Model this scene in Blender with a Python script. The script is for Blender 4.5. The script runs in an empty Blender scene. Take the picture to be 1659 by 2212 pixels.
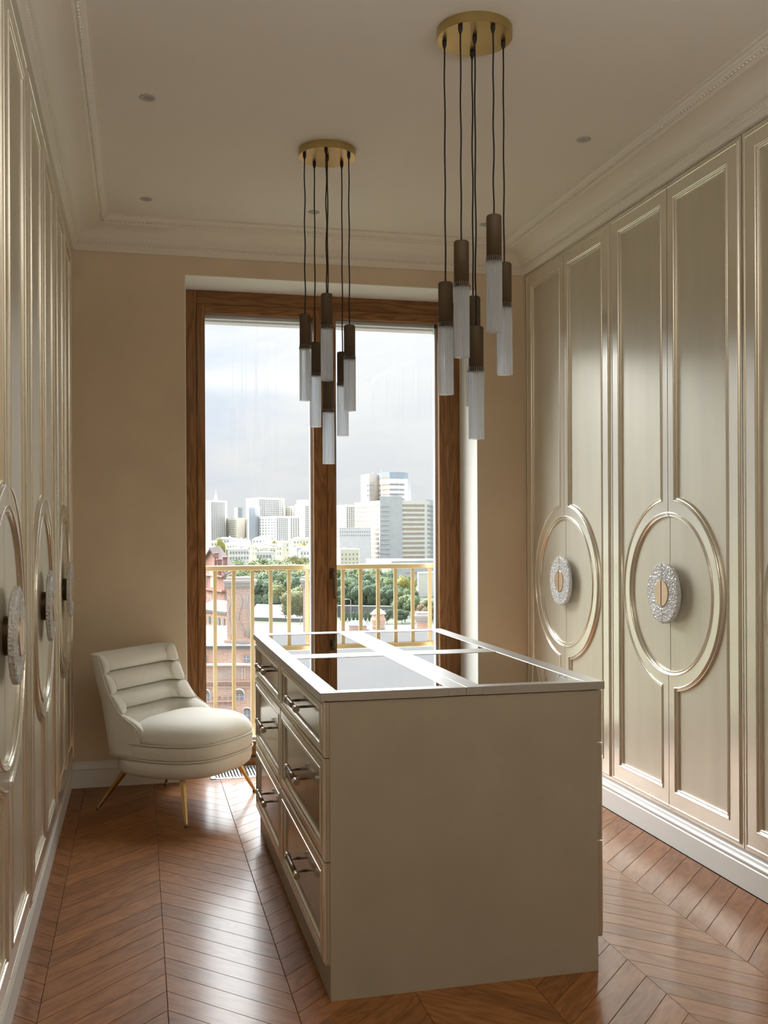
import bpy, math, random
from mathutils import Vector, Matrix, noise
from mathutils.geometry import tessellate_polygon
PI = math.pi
S = bpy.context.scene
COL = S.collection
random.seed(7)

# ---------------------------------------------------------------- camera
FPX, YAW, ROLL, VH, EYE = 2189.3, .2383, -.0044, 1144.5, 1.4
_c, _s = math.cos(YAW), math.sin(YAW)
_R = Vector((_c, -_s, 0)); FW = Vector((_s, _c, 0)); _U = Vector((0, 0, 1))
CX = _R * math.cos(ROLL) + _U * math.sin(ROLL)
CY = -_R * math.sin(ROLL) + _U * math.cos(ROLL)
CAM = Vector((0, 0, EYE))
cd = bpy.data.cameras.new('camera'); cam = bpy.data.objects.new('camera', cd); COL.objects.link(cam)
m = Matrix((( CX.x, CY.x, -FW.x, 0), (CX.y, CY.y, -FW.y, 0), (CX.z, CY.z, -FW.z, EYE), (0, 0, 0, 1)))
cam.matrix_world = m
cd.sensor_fit = 'VERTICAL'; cd.sensor_height = 36; cd.lens = 36 * FPX / 2212
cd.shift_y = (VH - 1106) / 2212
cd.clip_start = .05; cd.clip_end = 6000
S.camera = cam

# ---------------------------------------------------------------- view, sky, sun
S.view_settings.view_transform = 'Standard'; S.view_settings.look = 'None'
S.view_settings.gamma = 1; S.view_settings.use_curve_mapping = False
S.view_settings.exposure = 0.0

SKY = .95
world = bpy.data.worlds.new('sky'); S.world = world; world.use_nodes = True
nt = world.node_tree; nt.nodes.clear()
def wn(t, **k):
    n = nt.nodes.new(t)
    for a, b in k.items(): setattr(n, a, b)
    return n
out = wn('ShaderNodeOutputWorld'); bg = wn('ShaderNodeBackground')
tc = wn('ShaderNodeTexCoord'); sep = wn('ShaderNodeSeparateXYZ')
mp = wn('ShaderNodeMapping'); mp.inputs['Scale'].default_value = (2.2, 2.2, 6.5)
mp.inputs['Location'].default_value = (1.35, .6, 1.1)
nz = wn('ShaderNodeTexNoise'); nz.inputs['Scale'].default_value = 1.9; nz.inputs['Detail'].default_value = 7; nz.inputs['Roughness'].default_value = .55; nz.inputs['Distortion'].default_value = .3
cr = wn('ShaderNodeValToRGB')
cr.color_ramp.elements[0].position = .36; cr.color_ramp.elements[0].color = (.72, .79, .89, 1)
cr.color_ramp.elements[1].position = .62; cr.color_ramp.elements[1].color = (.83, .845, .87, 1)
e = cr.color_ramp.elements.new(.47); e.color = (.83, .855, .89, 1)
e = cr.color_ramp.elements.new(.54); e.color = (.88, .885, .89, 1)
mx = wn('ShaderNodeMath', operation='MAXIMUM'); mx.inputs[1].default_value = 0
ma = wn('ShaderNodeMath', operation='MULTIPLY_ADD'); ma.inputs[1].default_value = 1.7; ma.inputs[2].default_value = 1.02
ms = wn('ShaderNodeMath', operation='MULTIPLY'); ms.inputs[1].default_value = SKY
L = nt.links.new
L(tc.outputs['Generated'], mp.inputs['Vector']); L(mp.outputs[0], nz.inputs['Vector']); L(nz.outputs['Fac'], cr.inputs['Fac'])
L(tc.outputs['Generated'], sep.inputs[0]); L(sep.outputs['Z'], mx.inputs[0]); L(mx.outputs[0], ma.inputs[0]); L(ma.outputs[0], ms.inputs[0])
L(cr.outputs['Color'], bg.inputs['Color']); L(ms.outputs[0], bg.inputs['Strength']); L(bg.outputs[0], out.inputs[0])

sl = bpy.data.lights.new('sun', 'SUN'); sl.energy = 1.9; sl.angle = math.radians(3); sl.color = (1, .93, .82)
sun = bpy.data.objects.new('sun', sl); COL.objects.link(sun)
sun.rotation_euler = Vector((-.80, .07, .55)).to_track_quat('Z', 'Y').to_euler()

# added fill lamp, standing in for bright cloud, to brighten the room (very wide, so its shadows are soft)
dl_ = bpy.data.lights.new('daylight_fill', 'SUN'); dl_.energy = 24; dl_.angle = math.radians(70); dl_.color = (.955, .985, 1)
day = bpy.data.objects.new('daylight_fill', dl_); COL.objects.link(day)
day.rotation_euler = Vector((-.16, .66, .70)).to_track_quat('Z', 'Y').to_euler()

# added unseen fill lamp behind the camera, aimed at the ceiling to lift the room
al = bpy.data.lights.new('rear_fill', 'AREA'); al.shape = 'RECTANGLE'; al.size = 2.3; al.size_y = 1.1; al.energy = 56; al.color = (.97, .985, 1)
ao = bpy.data.objects.new('rear_fill', al); COL.objects.link(ao); ao.location = (.95, .75, 2.3)
ao.rotation_euler = Vector((0, 0, -1)).to_track_quat('Z', 'Y').to_euler()

# ---------------------------------------------------------------- helpers
def at(u, v, d):
    return CAM + (FW + CX * ((u - 829.5) / FPX) + CY * ((VH - v) / FPX)) * d

class MB:
    def __init__(s): s.v = []; s.f = []; s.sm = []
    def add(s, vs, fs, smooth=False):
        n = len(s.v); s.v += [tuple(p) for p in vs]
        for f in fs: s.f.append(tuple(i + n for i in f)); s.sm.append(smooth)
        return s
    def box(s, x0, y0, z0, x1, y1, z1):
        if x0 > x1: x0, x1 = x1, x0
        if y0 > y1: y0, y1 = y1, y0
        return s.add([(x0,y0,z0),(x1,y0,z0),(x1,y1,z0),(x0,y1,z0),(x0,y0,z1),(x1,y0,z1),(x1,y1,z1),(x0,y1,z1)],
                     [(0,3,2,1),(4,5,6,7),(0,1,5,4),(1,2,6,5),(2,3,7,6),(3,0,4,7)])
    def bbox(s, x0, y0, z0, x1, y1, z1, b=.002):
        # box with chamfered edges
        if x0 > x1: x0, x1 = x1, x0
        if y0 > y1: y0, y1 = y1, y0
        P = []
        for (z, i) in ((z0, b), (z0 + b, 0), (z1 - b, 0), (z1, b)):
            P.append([(x0+i+b, y0+i, z), (x1-i-b, y0+i, z), (x1-i, y0+i+b, z), (x1-i, y1-i-b, z), (x1-i-b, y1-i, z), (x0+i+b, y1-i, z), (x0+i, y1-i-b, z), (x0+i, y0+i+b, z)])
        return s.loft(P, closed=True, caps=True)
    def loft(s, rings, closed=True, caps=True, smooth=False):
        n = len(rings[0]); vs = [p for r in rings for p in r]; fs = []
        for a in range(len(rings) - 1):
            for i in range(n if closed else n - 1):
                j = (i + 1) % n
                fs.append((a*n+i, a*n+j, (a+1)*n+j, (a+1)*n+i))
        s.add(vs, fs, smooth)
        if caps:
            k = len(s.v) - len(vs)
            s.f.append(tuple(k + i for i in range(n))[::-1]); s.sm.append(False)
            s.f.append(tuple(k + (len(rings)-1)*n + i for i in range(n))); s.sm.append(False)
        return s
    def tube(s, pts, r, n=10, caps=True, smooth=True):
        pts = [Vector(p) for p in pts]; rr = r if isinstance(r, (list, tuple)) else [r]*len(pts)
        rings = []; ref = None
        for i, p in enumerate(pts):
            t = (pts[min(i+1, len(pts)-1)] - pts[max(i-1, 0)]).normalized()
            if ref is None: ref = Vector((0,0,1)) if abs(t.z) < .9 else Vector((1,0,0))
            a = t.cross(ref).normalized(); b = t.cross(a).normalized(); ref = a.cross(t) if False else ref
            rings.append([p + (a*math.cos(2*PI*k/n) + b*math.sin(2*PI*k/n))*rr[i] for k in range(n)])
        return s.loft(rings, True, caps, smooth)
    def ring_tube(s, pts, r, n=8):
        pts = [Vector(p) for p in pts]; N = len(pts); vs = []; fs = []
        for i, p in enumerate(pts):
            t = (pts[(i+1) % N] - pts[i-1]).normalized(); a = t.cross(Vector((0,0,1))).normalized(); b = t.cross(a)
            vs += [p + (a*math.cos(2*PI*k/n) + b*math.sin(2*PI*k/n))*r for k in range(n)]
        for i in range(N):
            for k in range(n):
                fs.append((i*n+k, i*n+(k+1)%n, ((i+1)%N)*n+(k+1)%n, ((i+1)%N)*n+k))
        return s.add(vs, fs, True)
    def lathe(s, cx, cy, prof, n=24, smooth=True, caps=True):
        return s.loft([[(cx + r*math.cos(2*PI*k/n), cy + r*math.sin(2*PI*k/n), z) for k in range(n)] for r, z in prof], True, caps, smooth)
    def prism(s, pts2, z0, z1):
        n = len(pts2)
        return s.loft([[(x, y, z0) for x, y in pts2], [(x, y, z1) for x, y in pts2]], True, True)
    def build(s, name, mat, parent=None, loc=None, rotz=0, fix=True):
        me = bpy.data.meshes.new(name); me.from_pydata(s.v, [], s.f); me.update()
        if any(s.sm): me.polygons.foreach_set('use_smooth', s.sm)
        if fix:
            import bmesh
            bm = bmesh.new(); bm.from_mesh(me); bmesh.ops.recalc_face_normals(bm, faces=bm.faces); bm.to_mesh(me); bm.free()
        if mat: me.materials.append(mat)
        return link(name, me, parent, loc, rotz)
def link(name, me, parent=None, loc=None, rotz=0):
    o = bpy.data.objects.new(name, me); COL.objects.link(o)
    if parent: o.parent = parent
    if loc is not None: o.location = loc
    if rotz: o.rotation_euler.z = rotz
    return o
def empty(name, loc=(0,0,0), rotz=0):
    o = bpy.data.objects.new(name, None); COL.objects.link(o); o.location = loc; o.rotation_euler.z = rotz
    o.empty_display_size = .1
    return o
def tag(o, label, cat, group=None):
    o['label'] = label; o['category'] = cat
    if group: o['group'] = group
    return o
def struct(o): o['kind'] = 'structure'; return o
def stuff(o): o['kind'] = 'stuff'; return o
def copy_tree(o, parent=None):
    c = o.copy(); COL.objects.link(c)
    if parent: c.parent = parent
    for ch in list(o.children): copy_tree(ch, c)
    return c

# ---------------------------------------------------------------- materials
def mat(name, col, rough=.5, metal=0, spec=.5, **k):
    M = bpy.data.materials.new(name); M.use_nodes = True; t = M.node_tree
    b = t.nodes['Principled BSDF']; b.inputs['Base Color'].default_value = (*col, 1)
    b.inputs['Roughness'].default_value = rough; b.inputs['Metallic'].default_value = metal
    b.inputs['Specular IOR Level'].default_value = spec
    for a, v in k.items(): b.inputs[a.replace('_', ' ')].default_value = v
    return M
def nodes(M):
    t = M.node_tree
    return t, t.nodes['Principled BSDF'], t.links.new
def vary(M, scale=(1,1,1), ns=5, amt=.1, bump=0, bdist=.002, detail=4, coord='Object', rand=False, rough_amt=0, bscale=None):
    """noise colour variation and fine bump"""
    t, b, L = nodes(M)
    tc = t.nodes.new('ShaderNodeTexCoord'); mp = t.nodes.new('ShaderNodeMapping'); mp.inputs['Scale'].default_value = scale
    L(tc.outputs[coord], mp.inputs['Vector'])
    if rand:
        oi = t.nodes.new('ShaderNodeObjectInfo'); ml = t.nodes.new('ShaderNodeMath'); ml.operation = 'MULTIPLY'; ml.inputs[1].default_value = 37
        L(oi.outputs['Random'], ml.inputs[0]); L(ml.outputs[0], mp.inputs['Location'])
    n = t.nodes.new('ShaderNodeTexNoise'); n.inputs['Scale'].default_value = ns; n.inputs['Detail'].default_value = detail
    L(mp.outputs[0], n.inputs['Vector'])
    c = b.inputs['Base Color'].default_value[:3]
    r = t.nodes.new('ShaderNodeValToRGB'); r.color_ramp.elements[0].position = .3; r.color_ramp.elements[1].position = .7
    r.color_ramp.elements[0].color = (*[x*(1-amt) for x in c], 1); r.color_ramp.elements[1].color = (*[min(1, x*(1+amt)) for x in c], 1)
    L(n.outputs['Fac'], r.inputs['Fac']); L(r.outputs['Color'], b.inputs['Base Color'])
    if rough_amt:
        mr = t.nodes.new('ShaderNodeMapRange'); q = b.inputs['Roughness'].default_value
        mr.inputs['To Min'].default_value = q - rough_amt; mr.inputs['To Max'].default_value = q + rough_amt
        L(n.outputs['Fac'], mr.inputs['Value']); L(mr.outputs[0], b.inputs['Roughness'])
    if bump:
        n2 = n
        if bscale:
            n2 = t.nodes.new('ShaderNodeTexNoise'); n2.inputs['Scale'].default_value = bscale; n2.inputs['Detail'].default_value = 3
            L(tc.outputs[coord], n2.inputs['Vector'])
        bp = t.nodes.new('ShaderNodeBump'); bp.inputs['Strength'].default_value = bump; bp.inputs['Distance'].default_value = bdist
        L(n2.outputs['Fac'], bp.inputs['Height']); L(bp.outputs[0], b.inputs['Normal'])
    return M

M_panel = vary(mat('champagne_panel', (.65, .60, .49), .38, .48), (3, 3, .5), 3, .05, .12, .001, rough_amt=.04, bscale=260)
M_frame = vary(mat('champagne_frame', (.82, .77, .665), .23, .64), (2, 2, .6), 3, .03, .05, .001, bscale=300)
M_island = vary(mat('champagne_island', (.41, .37, .29), .40, .15), (2, 2, 2), 3, .04, .1, .001, bscale=280)
M_drawer = vary(mat('champagne_gloss', (.50, .45, .36), .13, .45), (2, 2, 2), 3, .03)
M_itop = vary(mat('champagne_top', (.50, .49, .47), .34, .55), (1, 14, 1), 14, .04, .05, .001, rough_amt=.05)
M_wall = vary(mat('tan_wallpaper', (.70, .575, .42), .8), (1, 1, 1), 3, .05, .35, .002, bscale=420)
M_white = vary(mat('white_plaster', (.78, .74, .66), .75), (1, 1, 1), 2, .015, .1, .001, bscale=200)
M_crown = mat('crown_plaster', (.78, .735, .64), .6)
M_reveal = mat('reveal_paint', (.86, .85, .80), .6)
M_base = mat('baseboard_paint', (.78, .77, .73), .35)
M_brass = vary(mat('brass', (.76, .56, .26), .26, 1), (1, 1, 9), 8, .05, .03, .001)
M_brassd = mat('dark_brass', (.10, .065, .03), .45, .85)
M_brassc = vary(mat('canopy_brass', (.52, .40, .17), .30, 1), (1, 1, 1), 9, .08)
M_gold = mat('gold_rail', (.86, .66, .36), .32, .55)
M_sleeve = vary(mat('bronze_sleeve', (.11, .075, .042), .6, .25), (1, 1, 1), 20, .06)
M_cord = mat('black_cord', (.012, .008, .006), .7)
M_steel = mat('brushed_nickel', (.62, .58, .53), .25, 1)
M_steeld = mat('dark_nickel', (.22, .17, .13), .3, 1)
M_alu = mat('aluminium_cladding', (.66, .67, .68), .45, .5)
M_grille = mat('grille_aluminium', (.72, .71, .69), .35, .8)
M_dark = mat('dark_void', (.02, .018, .015), .8)
M_velvet = vary(mat('ivory_velvet', (.74, .71, .63), .85, Sheen_Weight=.6, Sheen_Roughness=.4), (1, 1, 1), 6, .03, .25, .002, bscale=240)
M_pipe = mat('ivory_piping', (.68, .645, .56), .8)
M_tray = mat('tray_velvet', (.30, .20, .12), .8)
M_pebble = mat('jewel_silver', (.8, .8, .82), .15, 1)
M_spot = mat('downlight_ring', (.50, .47, .44), .5)
M_spotin = mat('downlight_lens', (.36, .34, .33), .4)
M_hair = mat('gap_shade', (.05, .03, .02), .8)

def wood_mat(name, c0, c1, rough, coat, gs=(1.6, 7.5, 7.5), rand=True, fig=.5):
    M = mat(name, c0, rough, 0, .12); t, b, L = nodes(M)
    tc = t.nodes.new('ShaderNodeTexCoord'); mp = t.nodes.new('ShaderNodeMapping'); mp.inputs['Scale'].default_value = gs
    L(tc.outputs['Object'], mp.inputs['Vector'])
    oi = t.nodes.new('ShaderNodeObjectInfo'); ml = t.nodes.new('ShaderNodeMath'); ml.operation = 'MULTIPLY'; ml.inputs[1].default_value = 53 if rand else 0
    L(oi.outputs['Random'], ml.inputs[0]); L(ml.outputs[0], mp.inputs['Location'])
    n1 = t.nodes.new('ShaderNodeTexNoise'); n1.inputs['Scale'].default_value = 1.4; n1.inputs['Detail'].default_value = 2; n1.inputs['Distortion'].default_value = .6
    L(mp.outputs[0], n1.inputs['Vector'])
    w = t.nodes.new('ShaderNodeMath'); w.operation = 'MULTIPLY'; w.inputs[1].default_value = 46; L(n1.outputs['Fac'], w.inputs[0])
    sn = t.nodes.new('ShaderNodeMath'); sn.operation = 'SINE'; L(w.outputs[0], sn.inputs[0])
    n2 = t.nodes.new('ShaderNodeTexNoise'); n2.inputs['Scale'].default_value = 9; n2.inputs['Detail'].default_value = 5
    L(mp.outputs[0], n2.inputs['Vector'])
    ad = t.nodes.new('ShaderNodeMath'); ad.operation = 'MULTIPLY_ADD'; ad.inputs[1].default_value = .16 * fig * 2; L(sn.outputs[0], ad.inputs[0]); L(n2.outputs['Fac'], ad.inputs[2])
    r = t.nodes.new('ShaderNodeValToRGB'); r.color_ramp.elements[0].position = .28; r.color_ramp.elements[1].position = .68
    r.color_ramp.elements[0].color = (*c1, 1); r.color_ramp.elements[1].color = (*c0, 1)
    L(ad.outputs[0], r.inputs['Fac'])
    hs = t.nodes.new('ShaderNodeHueSaturation')
    mr = t.nodes.new('ShaderNodeMapRange'); mr.inputs['To Min'].default_value = .84 if rand else 1; mr.inputs['To Max'].default_value = 1.16 if rand else 1
    L(oi.outputs['Random'], mr.inputs['Value']); L(mr.outputs[0], hs.inputs['Value'])
    L(r.outputs['Color'], hs.inputs['Color']); L(hs.outputs[0], b.inputs['Base Color'])
    bp = t.nodes.new('ShaderNodeBump'); bp.inputs['Strength'].default_value = .16; bp.inputs['Distance'].default_value = .001
    L(ad.outputs[0], bp.inputs['Height']); L(bp.outputs[0], b.inputs['Normal'])
    b.inputs['Coat Weight'].default_value = coat; b.inputs['Coat Roughness'].default_value = .20
    return M
M_oak = wood_mat('oak_plank', (.285, .115, .036), (.205, .078, .023), .52, .30)
M_wood = wood_mat('window_wood', (.30, .145, .056), (.20, .09, .032), .45, .15, (9, 9, .9), False, .6)

M_woodh = wood_mat('window_wood_rail', (.30, .145, .056), (.20, .09, .032), .45, .15, (.9, 9, 9), False, .6)

def glass_mat(name, rough=0, col=(1,1,1), ior=1.5, gain=1.0, base=0.0):
    M = bpy.data.materials.new(name); M.use_nodes = True; t = M.node_tree; t.nodes.clear()
    o = t.nodes.new('ShaderNodeOutputMaterial'); mixn = t.nodes.new('ShaderNodeMixShader')
    tr = t.nodes.new('ShaderNodeBsdfTransparent'); tr.inputs[0].default_value = (*col, 1)
    g = t.nodes.new('ShaderNodeBsdfGlossy'); g.inputs['Roughness'].default_value = rough
    fr = t.nodes.new('ShaderNodeFresnel'); gm = t.nodes.new('ShaderNodeNewGeometry'); mr = t.nodes.new('ShaderNodeMapRange'); mr.inputs['To Min'].default_value = ior; mr.inputs['To Max'].default_value = 1/ior
    t.links.new(gm.outputs['Backfacing'], mr.inputs['Value']); t.links.new(mr.outputs[0], fr.inputs[0])
    k_ = t.nodes.new('ShaderNodeMath'); k_.operation = 'MULTIPLY_ADD'; k_.use_clamp = True; k_.inputs[1].default_value = gain; k_.inputs[2].default_value = base
    t.links.new(fr.outputs[0], k_.inputs[0]); t.links.new(k_.outputs[0], mixn.inputs[0]); t.links.new(tr.outputs[0], mixn.inputs[1]); t.links.new(g.outputs[0], mixn.inputs[2]); t.links.new(mixn.outputs[0], o.inputs[0])
    return M
M_pane = glass_mat('window_glass', 0, (.97, .98, .98))
M_tglass = glass_mat('table_glass', .0, (.80, .78, .75), ior=1.9, gain=1.3, base=.30)
M_tube = mat('fluted_glass', (.97, .98, 1), .05, 0, .5, Transmission_Weight=.86, IOR=1.30)
t_, b_, L_ = nodes(M_tube)
_o = [n for n in t_.nodes if n.type == 'OUTPUT_MATERIAL'][0]; _mx = t_.nodes.new('ShaderNodeMixShader'); _mx.inputs[0].default_value = .32
_tl = t_.nodes.new('ShaderNodeBsdfTranslucent'); _tl.inputs[0].default_value = (.93, .96, 1, 1)
_tp = t_.nodes.new('ShaderNodeBsdfTransparent'); _tp.inputs[0].default_value = (.96, .98, 1, 1); _m2 = t_.nodes.new('ShaderNodeMixShader'); _m2.inputs[0].default_value = .42
L_(b_.outputs[0], _m2.inputs[1]); L_(_tp.outputs[0], _m2.inputs[2]); L_(_m2.outputs[0], _mx.inputs[1]); L_(_tl.outputs[0], _mx.inputs[2]); L_(_mx.outputs[0], _o.inputs[0])
M_ice = mat('hammered_glass', (.97, .98, .97), .14, 0, .6, Transmission_Weight=.5, IOR=1.45)
t_, b_, L_ = nodes(M_ice)
_tc = t_.nodes.new('ShaderNodeTexCoord'); _v = t_.nodes.new('ShaderNodeTexVoronoi'); _v.inputs['Scale'].default_value = 110
_bp = t_.nodes.new('ShaderNodeBump'); _bp.inputs['Strength'].default_value = .9; _bp.inputs['Distance'].default_value = .004
L_(_tc.outputs['Object'], _v.inputs['Vector']); L_(_v.outputs['Distance'], _bp.inputs['Height']); L_(_bp.outputs[0], b_.inputs['Normal'])

# ---------------------------------------------------------------- room dimensions
XL, XR = -.345, 2.281            # wardrobe faces
BL, BR = -.3546, 2.2786          # baseboard faces
YB, YW = 5.769, 6.10             # back wall face, window frame inner face
ZC, ZT = 3.088, 2.936            # ceiling, wardrobe tops
WX0, WX1, WZ = .2615, 1.9815, 2.833
YR = -1.3                        # rear end of the room

# floor base
fl = MB(); fl.box(-.97, YR-.15, -.25, 2.92, 6.32, -.014)
floor = struct(fl.build('floor', M_dark))
# chevron planks
W_, P_ = .3655, .126
cache = {}
def clip(poly, a, b, c):          # keep a*x+b*y<=c
    o = []
    for i in range(len(poly)):
        p, q = poly[i-1], poly[i]; dp = a*p[0]+b*p[1]-c; dq = a*q[0]+b*q[1]-c
        if (dp <= 0) != (dq <= 0):
            t = dp/(dp-dq); o.append((p[0]+t*(q[0]-p[0]), p[1]+t*(q[1]-p[1])))
        if dq <= 0: o.append(q)
    return o
rest = MB()
GRX0, GRX1, GRY0, GRY1 = .395, 1.90, 5.765, 6.055
for k in range(-5, 3):
    xs = .445 + W_*(k+2)
    x0, x1 = xs, xs+W_
    up = (k % 2 == 0)       # plank rises (y grows) with x in even columns
    # peaks at 1.541 + 2nW, valleys at .445 / 1.176 / 1.907
    ph = 3.03 if xs < .9 else 3.143 - W_ + P_*2
    up = abs(((x0 - .445)/W_) % 2) < .01 or abs(((x0 - .445)/W_) % 2 - 2) < .01
    g = .0012
    for j in range(-46, 26):
        yv = ph + j*P_ + (.009 if xs < .9 else 0)
        ya, yb = (yv, yv+W_) if up else (yv+W_, yv)
        poly = [(x0+g*.6, ya+g), (x1-g*.6, yb+g), (x1-g*.6, yb+P_-g), (x0+g*.6, ya+P_-g)]
        full = len(poly)
        o = list(poly)
        for a, b, c in ((-1, 0, -(BL-.012)), (1, 0, BR+.012), (0, 1, YB-.006), (0, -1, -YR)):
            if o: o = clip(o, a, b, c)
        if len(o) < 3: continue
        ar = abs(sum(o[i-1][0]*o[i][1]-o[i][0]*o[i-1][1] for i in range(len(o))))/2
        if ar < 2e-4: continue
        cx, cy = x0, ya
        ang = PI/4 if up else -PI/4
        ca, sa = math.cos(-ang), math.sin(-ang)
        loc = [((x-cx)*ca-(y-cy)*sa, (x-cx)*sa+(y-cy)*ca) for x, y in o]
        if (yv < 2.25 and yv+W_ < 2.75):
            rest.prism(o, -.013, 0); continue
        key = (up, tuple((round(a, 4), round(b, 4)) for a, b in loc))
        if key not in cache:
            mb = MB(); n = len(loc)
            mxx = sum(p[0] for p in loc)/n; myy = sum(p[1] for p in loc)/n
            ins = [(p[0]+(mxx-p[0])*.006, p[1]+(myy-p[1])*.012) for p in loc]
            mb.loft([[(x, y, -.013) for x, y in loc], [(x, y, -.0006) for x, y in loc], [(x, y, 0) for x, y in ins]], True, True)
            ob = mb.build('plank', M_oak, floor); cache[key] = ob.data
            ob.location = (cx, cy, 0); ob.rotation_euler.z = ang
        else:
            link('plank', cache[key], floor, (cx, cy, 0), ang)
stuff(rest.build('plank', M_oak, floor))
# strips of boards beside the grille inside the window recess, and threshold
for a, b in ((WX0+.002, GRX0-.003), (GRX1+.003, WX1-.002)):
    MB().box(a, YB-.004, -.013, b, GRY1, 0).build('plank', M_oak, floor)

# walls ---------------------------------------------------------------
w = MB(); w.box(-.97, YB, -.01, WX0, 6.22, ZC+.02); w.box(WX1, YB, -.01, 2.92, 6.22, ZC+.02); w.box(WX0, YB, WZ, WX1, 6.22, ZC+.02)
struct(w.build('wall_back', M_wall))
struct(MB().box(-1.07, YR-.1, -.01, -.97, 6.22, ZC+.02).build('wall_left', M_wall))
struct(MB().box(2.92, YR-.1, -.01, 3.02, 6.22, ZC+.02).build('wall_right', M_wall))
struct(MB().box(-.97, YR-.1, -.01, 2.92, YR, ZC+.02).build('wall_front', M_wall))
ceil = struct(MB().box(-1.07, YR-.1, ZC, 3.02, 6.22, ZC+.2).build('ceiling', M_white))
# reveal lining
r = MB(); r.box(WX0, YB+.001, 0, WX0+.004, 6.2, WZ); r.box(WX1-.004, YB+.001, 0, WX1, 6.2, WZ); r.box(WX0, YB+.001, WZ-.004, WX1, 6.2, WZ)
struct(r.build('trim_1', M_reveal))

# crown ---------------------------------------------------------------
prof = [(-.02, 2.936), (.010, 2.936), (.012, 2.944), (.018, 2.952), (.026, 2.957), (.028, 2.960), (.030, 2.978), (.040, 2.982), (.041, 2.987), (.046, 2.990)]
for i in range(1, 13):
    t = i/12*PI/2; prof.append((.047+.098*(1-math.cos(t)), 2.990+.058*math.sin(t)))
prof += [(.150, 3.048), (.151, 3.053), (.156, 3.055), (.158, 3.058), (.174, 3.062), (.177, 3.070), (.184, 3.073), (.190, 3.079), (.200, 3.080), (.200, 3.090)]
rings = []
for (sx, ydir) in (('R0', 0), ('R1', 1), ('L1', 1), ('L0', 0)):
    ring = []
    for o, z in prof:
        if sx == 'R0': ring.append((XR-o, YR, z))
        if sx == 'R1': ring.append((XR-o, YB-o, z))
        if sx == 'L1': ring.append((XL+o, YB-o, z))
        if sx == 'L0': ring.append((XL+o, YR, z))
    rings.append(ring)
cr_ = MB().loft(rings, closed=False, caps=False)
crown = struct(cr_.build('trim_2', M_crown, fix=False))
mod = crown.modifiers.new('n', 'SOLIDIFY'); mod.thickness = .004; mod.offset = 0
def beads(o, z, sz, pitch, name):
    b = MB()
    def oct_(c, d):
        a = Vector(c); dx, dy, dz = d
        b.add([a+Vector((dx,0,0)), a+Vector((0,dy,0)), a-Vector((dx,0,0)), a-Vector((0,dy,0)), a+Vector((0,0,dz)), a-Vector((0,0,dz))],
              [(0,1,4),(1,2,4),(2,3,4),(3,0,4),(1,0,5),(2,1,5),(3,2,5),(0,3,5)], True)
    y = YB-o-.01
    while y > 1.5:
        oct_((XR-o, y, z), (sz, pitch*.42, sz)); oct_((XL+o, y, z), (sz, pitch*.42, sz)); y -= pitch
    x = XL+o+.01
    while x < XR-o:
        oct_((x, YB-o, z), (pitch*.42, sz, sz)); x += pitch
    stuff(b.build(name, M_crown, crown))
beads(.167, 3.059, .009, .023, 'bead_row'); beads(.029, 2.969, .008, .021, 'bead_row')

# baseboards ----------------------------------------------------------
bprof = [(0, 0), (0, .092), (-.003, .096), (-.003, .102), (.001, .106), (.001, .112), (-.006, .121), (-.010, .131), (-.014, .136), (-.014, .150), (-.03, .150)]
def board(name, pts):
    rg = []
    for o, z in bprof: rg.append([f(o, z) for f in pts])
    return struct(MB().loft(rg, closed=False, caps=False).build(name, M_base, fix=False))
board('baseboard_right', [lambda o, z: (BR-o, YB, z), lambda o, z: (BR-o, YR, z)])
board('baseboard_left', [lambda o, z: (BL+o, YR, z), lambda o, z: (BL+o, YB, z)])
board('baseboard_back', [lambda o, z: (BL-.01, YB-.016-o, z*.94), lambda o, z: (WX0-.001, YB-.016-o, z*.94), lambda o, z: (WX0-.001, YB, z*.94)])
board('baseboard_back', [lambda o, z: (WX1+.001, YB, z*.94), lambda o, z: (WX1+.001, YB-.016-o, z*.94), lambda o, z: (BR+.01, YB-.016-o, z*.94)])

# ---------------------------------------------------------------- sweep of a moulding along a 2-D path (x along wall, z up), y out
def sweep(mb, path, prof, closed, left=True):
    n = len(path); rows = []
    for i, p in enumerate(path):
        P = Vector(p)
        a = Vector(path[i-1]) if (closed or i > 0) else None
        c = Vector(path[(i+1) % n]) if (closed or i < n-1) else None
        d1 = (P-a).normalized() if a is not None else None
        d2 = (c-P).normalized() if c is not None else None
        if d1 is None: d1 = d2
        if d2 is None: d2 = d1
        n1 = Vector((-d1.y, d1.x)); n2 = Vector((-d2.y, d2.x)); mm = (n1+n2)
        mm = mm / max(.3, mm.length_squared/2) if mm.length > 1e-6 else n1
        if not left: mm = -mm
        rows.append([(P.x+mm.x*o, h, P.y+mm.y*o) for o, h in prof])
    k = len(prof); vs = [v for r_ in rows for v in r_]; fs = []
    for i in range(n if closed else n-1):
        j = (i+1) % n
        for q in range(k-1): fs.append((i*k+q, j*k+q, j*k+q+1, i*k+q+1))
    mb.add(vs, fs, False)
PW, ZB0, ZB1, ZO = .5610, .152, 2.930, 1.112
BEAD = [(-.011, -.001), (-.010, .0), (-.009, .003), (-.006, .0045), (-.003, .003), (-.001, -.001), (.002, -.003), (.004, -.0035), (.006, -.001), (.009, -.0005), (.011, -.003), (.012, -.012)]
def arc(r_, a0, a1, n, cx=0, cz=ZO): return [(cx+r_*math.cos(a0+(a1-a0)*i/n), cz+r_*math.sin(a0+(a1-a0)*i/n)) for i in range(n+1)]
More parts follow.
